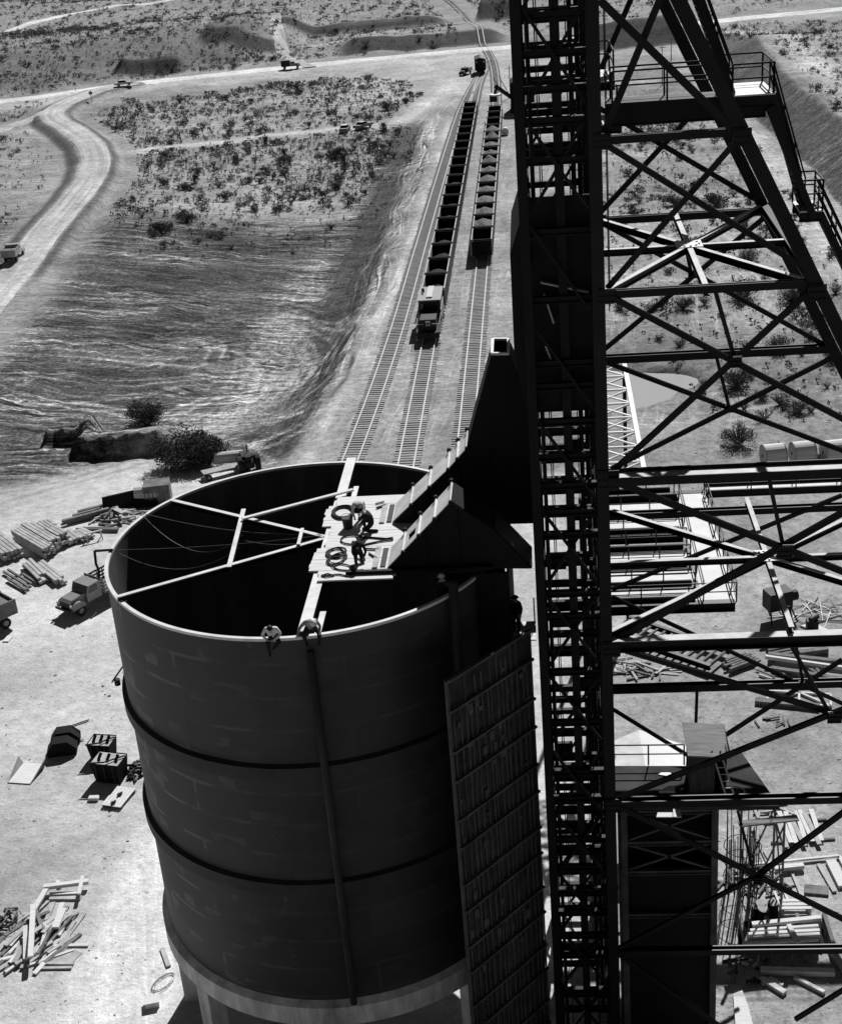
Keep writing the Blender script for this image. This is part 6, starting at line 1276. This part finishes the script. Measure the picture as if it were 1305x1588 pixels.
# ------------------------------------------------------------------ desert plants
def leaf_verts(rg, n, rx, rz, size, clumps=7, up=0.0, ball=False):
    cs = []
    for k in range(clumps):
        a = rg.uniform(0, 6.28); f = math.sqrt(rg.random())*.75; cs.append((rx*f*math.cos(a), rx*f*math.sin(a), rz*rg.uniform(.3, .85), rg.uniform(.3, .55)*rx))
    vs = []; fs = []
    for k in range(n):
        cx_, cy_, cz_, cr_ = rg.choice(cs)
        d = Vector((rg.gauss(0, 1), rg.gauss(0, 1), rg.gauss(0, .9))).normalized()*cr_*rg.random()**.4
        c = Vector((cx_, cy_, cz_))+d; c.z = max(c.z, .05)
        t = Vector((rg.gauss(0, 1), rg.gauss(0, 1), rg.gauss(0, 1)+up)).normalized(); b = t.cross(Vector((rg.gauss(0, 1), rg.gauss(0, 1), rg.gauss(0, 1)))).normalized(); s = size*rg.uniform(.6, 1.4)
        i = len(vs); vs += [c-t*s, c+b*s*.35, c+t*s, c-b*s*.35]; fs.append((i, i+1, i+2, i+3))
    return vs, fs
def bush_mesh(seed, n, rx, rz, size, clumps, stems=8):
    rg = random.Random(seed); mb = MB(); vs, fs = leaf_verts(rg, n, rx, rz, size, clumps); mb.add(vs, fs, 0)
    for k in range(stems):
        a = rg.uniform(0, 6.28); f = rg.uniform(.3, .9); mb.cyl((0, 0, 0), (rx*f*math.cos(a), rx*f*math.sin(a), rz*rg.uniform(.6, 1.05)), .03, 3, .01, cap=False, mi=1)
    return mb
BUSH = []
for i in range(6):
    o = bush_mesh(100+i, 260 if i < 4 else 140, 1.0, 1.0, .13 if i < 4 else .09, 7, 8 if i < 4 else 46).build('desert_bush', [M['leaf'] if i % 3 else M['leaf_dk'], M['stem'] if i < 4 else M['twig']], fixn=False); BUSH.append(o)
BIGB = []
for i in range(3):
    o = bush_mesh(200+i, 1700, 1.0, .95, .06, 14, 40).build('desert_bush', [M['leaf'] if i else M['leaf_dk'], M['stem']], fixn=False); BIGB.append(o)
protos_used = set()
def put(proto, p, s, rz, label, cat, group, sz=1.0):
    if proto.name in protos_used: o = proto.copy(); COL.objects.link(o)
    else: o = proto; protos_used.add(proto.name)
    o.location = (float(p[0]), float(p[1]), float(p[2])-.05); o.rotation_euler[2] = rz; o.scale = (s, s, s*sz); return tag(o, label, cat, group)
# single shrubs that stand out
for (u, v, wpx, k, lb) in [(232, 650, 36, 0, 'dark feathery bush standing above the cut bank in the basin'), (690, 0, 0, 0, ''), (1058, 480, 40, 1, 'round dark bush right of the tower, below the first star brace'), (1150, 465, 60, 1, 'broad loose shrub between the back leg and the first long brace'), (1145, 690, 60, 2, 'low spreading shrub below the pond seen between the braces'), (1205, 545, 45, 1, 'shrub right of the pond beside the far strut'), (1140, 600, 55, 2, 'pale bare-branched shrub right of the pond'), (1235, 640, 40, 2, 'thin twiggy shrub far right of the pond'), (1225, 470, 50, 1, 'bushy shrub next to the back leg'), (1110, 320, 45, 0, 'dark shrub seen through the upper brace panel'), (1045, 318, 34, 1, 'small shrub left of the upper brace crossing'), (1160, 410, 44, 1, 'shrub below the right arm of the star brace'), (300, 250, 0, 0, ''), (600, 170, 26, 2, 'pale round bush at the top of the desert flat beside the tracks'), (520, 245, 34, 0, 'dark bush in the middle of the desert flat'), (250, 360, 36, 0, 'dark bush at the lower edge of the desert flat, left'), (290, 345, 30, 0, 'dark bush at the lower edge of the desert flat, right'), (1180, 620, 30, 1, 'small shrub beside the long diagonal brace'), (1290, 560, 40, 1, 'shrub at the right photo edge above the reels'), (1265, 500, 40, 0, 'dark shrub at the right photo edge'), (960, 480, 24, 1, 'small shrub right of the tower post')]:
    if not wpx: continue
    p = Gp(u, v); d = np.linalg.norm(p-C0); s = wpx/2/(F_PX/d); put(BIGB[k], p, s, rnd.uniform(0, 6.28), lb, 'bush', 'big shrubs', 1.0)
def tree(u, v, hgt, rad, label, seed, n=11000):
    p = Gp(u, v); rg = random.Random(seed); r = empty('mesquite_tree', tuple(p), 0, label, 'tree', 'dark mesquite trees beyond the bin'); mb = MB()
    mb.cyl((0, 0, -.1), (.2, .1, hgt*.35), .2, 7, .14, mi=0)
    for k in range(7):
        a = rg.uniform(0, 6.28); q = Vector((.2, .1, hgt*.33)); e_ = Vector((rad*.7*math.cos(a), rad*.7*math.sin(a), hgt*rg.uniform(.6, .95))); m_ = q.lerp(e_, .5)+Vector((0, 0, .3)); mb.cyl(q, m_, .1, 5, .07); mb.cyl(m_, e_, .07, 5, .02)
    mb.build('trunk', M['stem'], r); c = MB(); vs, fs = leaf_verts(rg, n, rad, hgt, .13, 20); c.add([Vector((v_[0], v_[1], v_[2]*.95-.15)) for v_ in vs], fs); c.build('crown', M['leaf_dk'], r, fixn=False)
tree(292, 722, 3.4, 3.4, 'dark bushy tree behind the far left rim of the bin, left one', 1); tree(326, 716, 2.8, 2.4, 'dark bushy tree behind the far left rim of the bin, right one', 2); tree(233, 655, 2.5, 2.5, 'dark pointed tree on the mound above the cut bank', 3, 4000)
# cactus
def cactus_proto(seed):
    rg = random.Random(seed); mb = MB(); h = 2.2; mb.cyl((0, 0, 0), (0, 0, h), .13, 7, .09)
    for k in range(6):
        a = rg.uniform(0, 6.28); z = rg.uniform(.6, 1.8); l = rg.uniform(.4, .8); e_ = (l*math.cos(a), l*math.sin(a), z+rg.uniform(.3, .7)); mb.cyl((0, 0, z), e_, .09, 6, .07); mb.cyl(e_, (e_[0]*1.2, e_[1]*1.2, e_[2]+rg.uniform(.1, .5)), .08, 6, .05)
    vs, fs = leaf_verts(rg, 60, .8, 2.4, .09, 6); mb.add(vs, fs); return mb.build('cholla_cactus', M['leaf_dk'], fixn=False)
CAC = [cactus_proto(i) for i in range(3)]
def poly_sample(poly, n, seed, mind=0.0):
    P = [Gp(*q) for q in poly]; xs = [p[0] for p in P]; ys = [p[1] for p in P]; rg = random.Random(seed); out = []; tries = 0
    def inside(x, y):
        c = False; j = len(P)-1
        for i in range(len(P)):
            if (P[i][1] > y) != (P[j][1] > y) and x < (P[j][0]-P[i][0])*(y-P[i][1])/(P[j][1]-P[i][1])+P[i][0]: c = not c
            j = i
        return c
    while len(out) < n and tries < n*60:
        tries += 1; x, y = rg.uniform(min(xs), max(xs)), rg.uniform(min(ys), max(ys))
        if not inside(x+7*float(fbm(np.array(x/9), np.array(y/9), 141, 3)), y+16*float(fbm(np.array(x/9), np.array(y/14), 151, 3))): continue
        if float(fbm(np.array(x/16), np.array(y/16), 131, 2)) < rg.uniform(-.9, .3): continue
        out.append((x, y))
    A = np.array(out)
    if len(A) == 0: return A
    ok = (seg_dist(A[:, 0], A[:, 1], ROAD)[0] > 8.5) & (seg_dist(A[:, 0], A[:, 1], HWY)[0] > 9) & (seg_dist(A[:, 0], A[:, 1], SIDE)[0] > 5) & (seg_dist(A[:, 0], A[:, 1], TRK)[0] > 3.5) & (seg_dist(A[:, 0], A[:, 1], T3)[0] > 7) & (seg_dist(A[:, 0], A[:, 1], FARR)[0] > 5)
    return A[ok]
ZONES = [([(150, 235), (640, 215), (640, 250), (575, 350), (500, 400), (330, 400), (230, 400), (160, 330)], 150, .6, 1.2, 'grey bush at the lower fringe of the desert flat above the basin'),
         ([(105, 195), (170, 160), (330, 150), (420, 125), (600, 120), (650, 150), (640, 190), (600, 250), (565, 320), (450, 340), (330, 372), (240, 378), (190, 350), (165, 262)], 1250, .8, 1.5, 'grey green desert bush on the flat between the haul road and tracks'),
         ([(-80, 175), (-60, 80), (0, 50), (120, 45), (260, 50), (440, 50), (430, 98), (300, 112), (210, 127), (100, 141), (0, 155)], 700, .8, 1.5, 'dark bush on the shaded hillside above the highway'),
         ([(-60, 60), (0, -10), (800, -10), (800, 60), (600, 82), (460, 92), (330, 75), (250, 70)], 1700, .9, 1.9, 'small far bush on the desert beyond the highway'),
         ([(-40, 240), (60, 195), (85, 215), (110, 260), (90, 320), (0, 400), (-40, 420)], 70, .7, 1.3, 'desert bush left of the curved haul road'),
         ([(-30, 205), (0, 172), (110, 150), (130, 160), (70, 185)], 60, .7, 1.3, 'desert bush between the side road and the highway'),
         ([(930, 190), (1150, 190), (1200, 280), (1305, 420), (1305, 690), (1180, 700), (1090, 640), (1060, 560), (935, 540)], 230, .8, 1.7, 'desert shrub right of the tower behind the braces'),
         ([(1110, 45), (1305, 28), (1400, 60), (1400, 240), (1290, 200), (1270, 130), (1210, 70)], 260, .8, 1.6, 'bush on the raised bench at the upper right'),
         ([(820, -10), (1500, -40), (1500, 0), (1100, 22), (820, 50)], 260, .9, 1.9, 'small far bush beyond the highway at the upper right')]
cand = []
for zi, (poly, n, s0, s1, lb) in enumerate(ZONES):
    A = poly_sample(poly, n, 300+zi)
    if len(A) == 0: continue
    zz = H(A[:, 0], A[:, 1])
    for (x, y), z in zip(A, zz):
        s = rnd.uniform(s0, s1)*rnd.choice((.35, .45, .6, .7, .9, 1.05)); cand.append((s/math.hypot(math.hypot(x, y), 52), x, y, z, s, zi))
cand.sort(key=lambda t: -t[0])
MAXB = 275
for t in cand[:MAXB]:
    put(BUSH[rnd.randrange(6)], t[1:4], t[4], rnd.uniform(0, 6.28), ZONES[t[5]][4], 'bush', ZONES[t[5]][4].replace('bush ', 'bushes ').replace('shrub ', 'shrubs '), rnd.uniform(.7, 1.1))
SM = [leaf_verts(random.Random(500+i), 42, 1.0, 1.05, .27, 5) for i in range(8)]
SMA = [np.array([tuple(v) for v in vs]) for vs, fs in SM]
allv = []
for t in cand[MAXB:]:
    v = SMA[rnd.randrange(8)]*np.array([t[4], t[4], t[4]*rnd.uniform(.6, 1)]); a = rnd.uniform(0, 6.28); c_, s_ = math.cos(a), math.sin(a)
    allv.append(np.stack([v[:, 0]*c_-v[:, 1]*s_+t[1], v[:, 0]*s_+v[:, 1]*c_+t[2], v[:, 2]+t[3]-.05], -1))
# ground cover: low tufts between the bushes
rg5 = random.Random(77); tuft = [np.array([tuple(v) for v in leaf_verts(random.Random(700+i), 10, .45, .4, .16, 2)[0]]) for i in range(6)]
tv = []
for zi, (poly, n, s0, s1, lb) in enumerate(ZONES):
    A = poly_sample(poly, int(n*2.6), 900+zi)
    if len(A) == 0: continue
    for (x, y), z in zip(A, H(A[:, 0], A[:, 1])):
        v = tuft[rg5.randrange(6)]*rg5.uniform(.6, 1.5); tv.append(v+np.array([x, y, z]))
def stuff_mesh(name, parts, m):
    V = np.concatenate(parts); n = len(V); me_ = bpy.data.meshes.new(name); me_.vertices.add(n); me_.vertices.foreach_set('co', V.ravel()); me_.loops.add(n); me_.loops.foreach_set('vertex_index', np.arange(n, dtype=np.int32))
    me_.polygons.add(n//4); me_.polygons.foreach_set('loop_start', np.arange(0, n, 4, dtype=np.int32)); me_.polygons.foreach_set('loop_total', np.full(n//4, 4, np.int32)); me_.update(); me_.materials.append(m)
    o = bpy.data.objects.new(name, me_); COL.objects.link(o); o['kind'] = 'stuff'; return o
if allv: tag(stuff_mesh('desert_scrub', allv, M['leaf']), 'far desert scrub covering the hills beyond the highway', 'scrub')
tag(stuff_mesh('low_tufts', tv, M['leaf']), 'low dry tufts between the desert bushes', 'ground cover')
for i, (x, y) in enumerate(poly_sample([(330, 150), (600, 120), (630, 190), (560, 300), (300, 330), (190, 250)], 40, 41)):
    put(CAC[i % 3], (x, y, float(H(x, y))), rnd.uniform(.5, .95), rnd.uniform(0, 6.28), 'dark branching cactus on the desert flat beside the haul road', 'cactus', 'branching cacti on the desert flat')
# fence posts along the little track through the flat
for i in range(14):
    p = Gp(235+i*27, 268-i*4.2+(3 if i % 2 else 0)); o = MB().cyl((0, 0, -.1), (0, 0, 1.5), .07, 6).build('fence_post', M['timber_dk']); o.location = tuple(p); tag(o, 'thin dark fence post in the line crossing the desert flat', 'post', 'fence posts on the desert flat')
# stones littering the made ground
rg6 = random.Random(91); pts = []
for k in range(1500):
    if k < 700: u, v = rg6.uniform(-20, 330), rg6.uniform(960, 1600)
    else: u, v = rg6.uniform(930, 1310), rg6.uniform(700, 1590)
    p = onz(u, v); pts.append((p[0], p[1], float(rg6.lognormvariate(-3.4, .5))))
sv = []
cube = np.array([[-1, -1, 0], [1, -1, 0], [1, 1, 0], [-1, 1, 0], [-.6, -.7, 1], [.7, -.5, 1.1], [.6, .6, .9], [-.7, .5, 1]]); CF = [(4, 5, 6, 7), (0, 1, 5, 4), (1, 2, 6, 5), (2, 3, 7, 6), (3, 0, 4, 7)]
for x, y, s in pts:
    a = rg6.uniform(0, 6.28); q = cube*np.array([s, s*rg6.uniform(.6, 1.2), s*.7]); q = np.stack([q[:, 0]*math.cos(a)-q[:, 1]*math.sin(a)+x, q[:, 0]*math.sin(a)+q[:, 1]*math.cos(a)+y, q[:, 2]+float(H(x, y))-.02], -1)
    for f in CF: sv.append(q[list(f)])
tag(stuff_mesh('loose_stones', sv, M['rock']), 'small stones and clods littering the yard', 'stones')
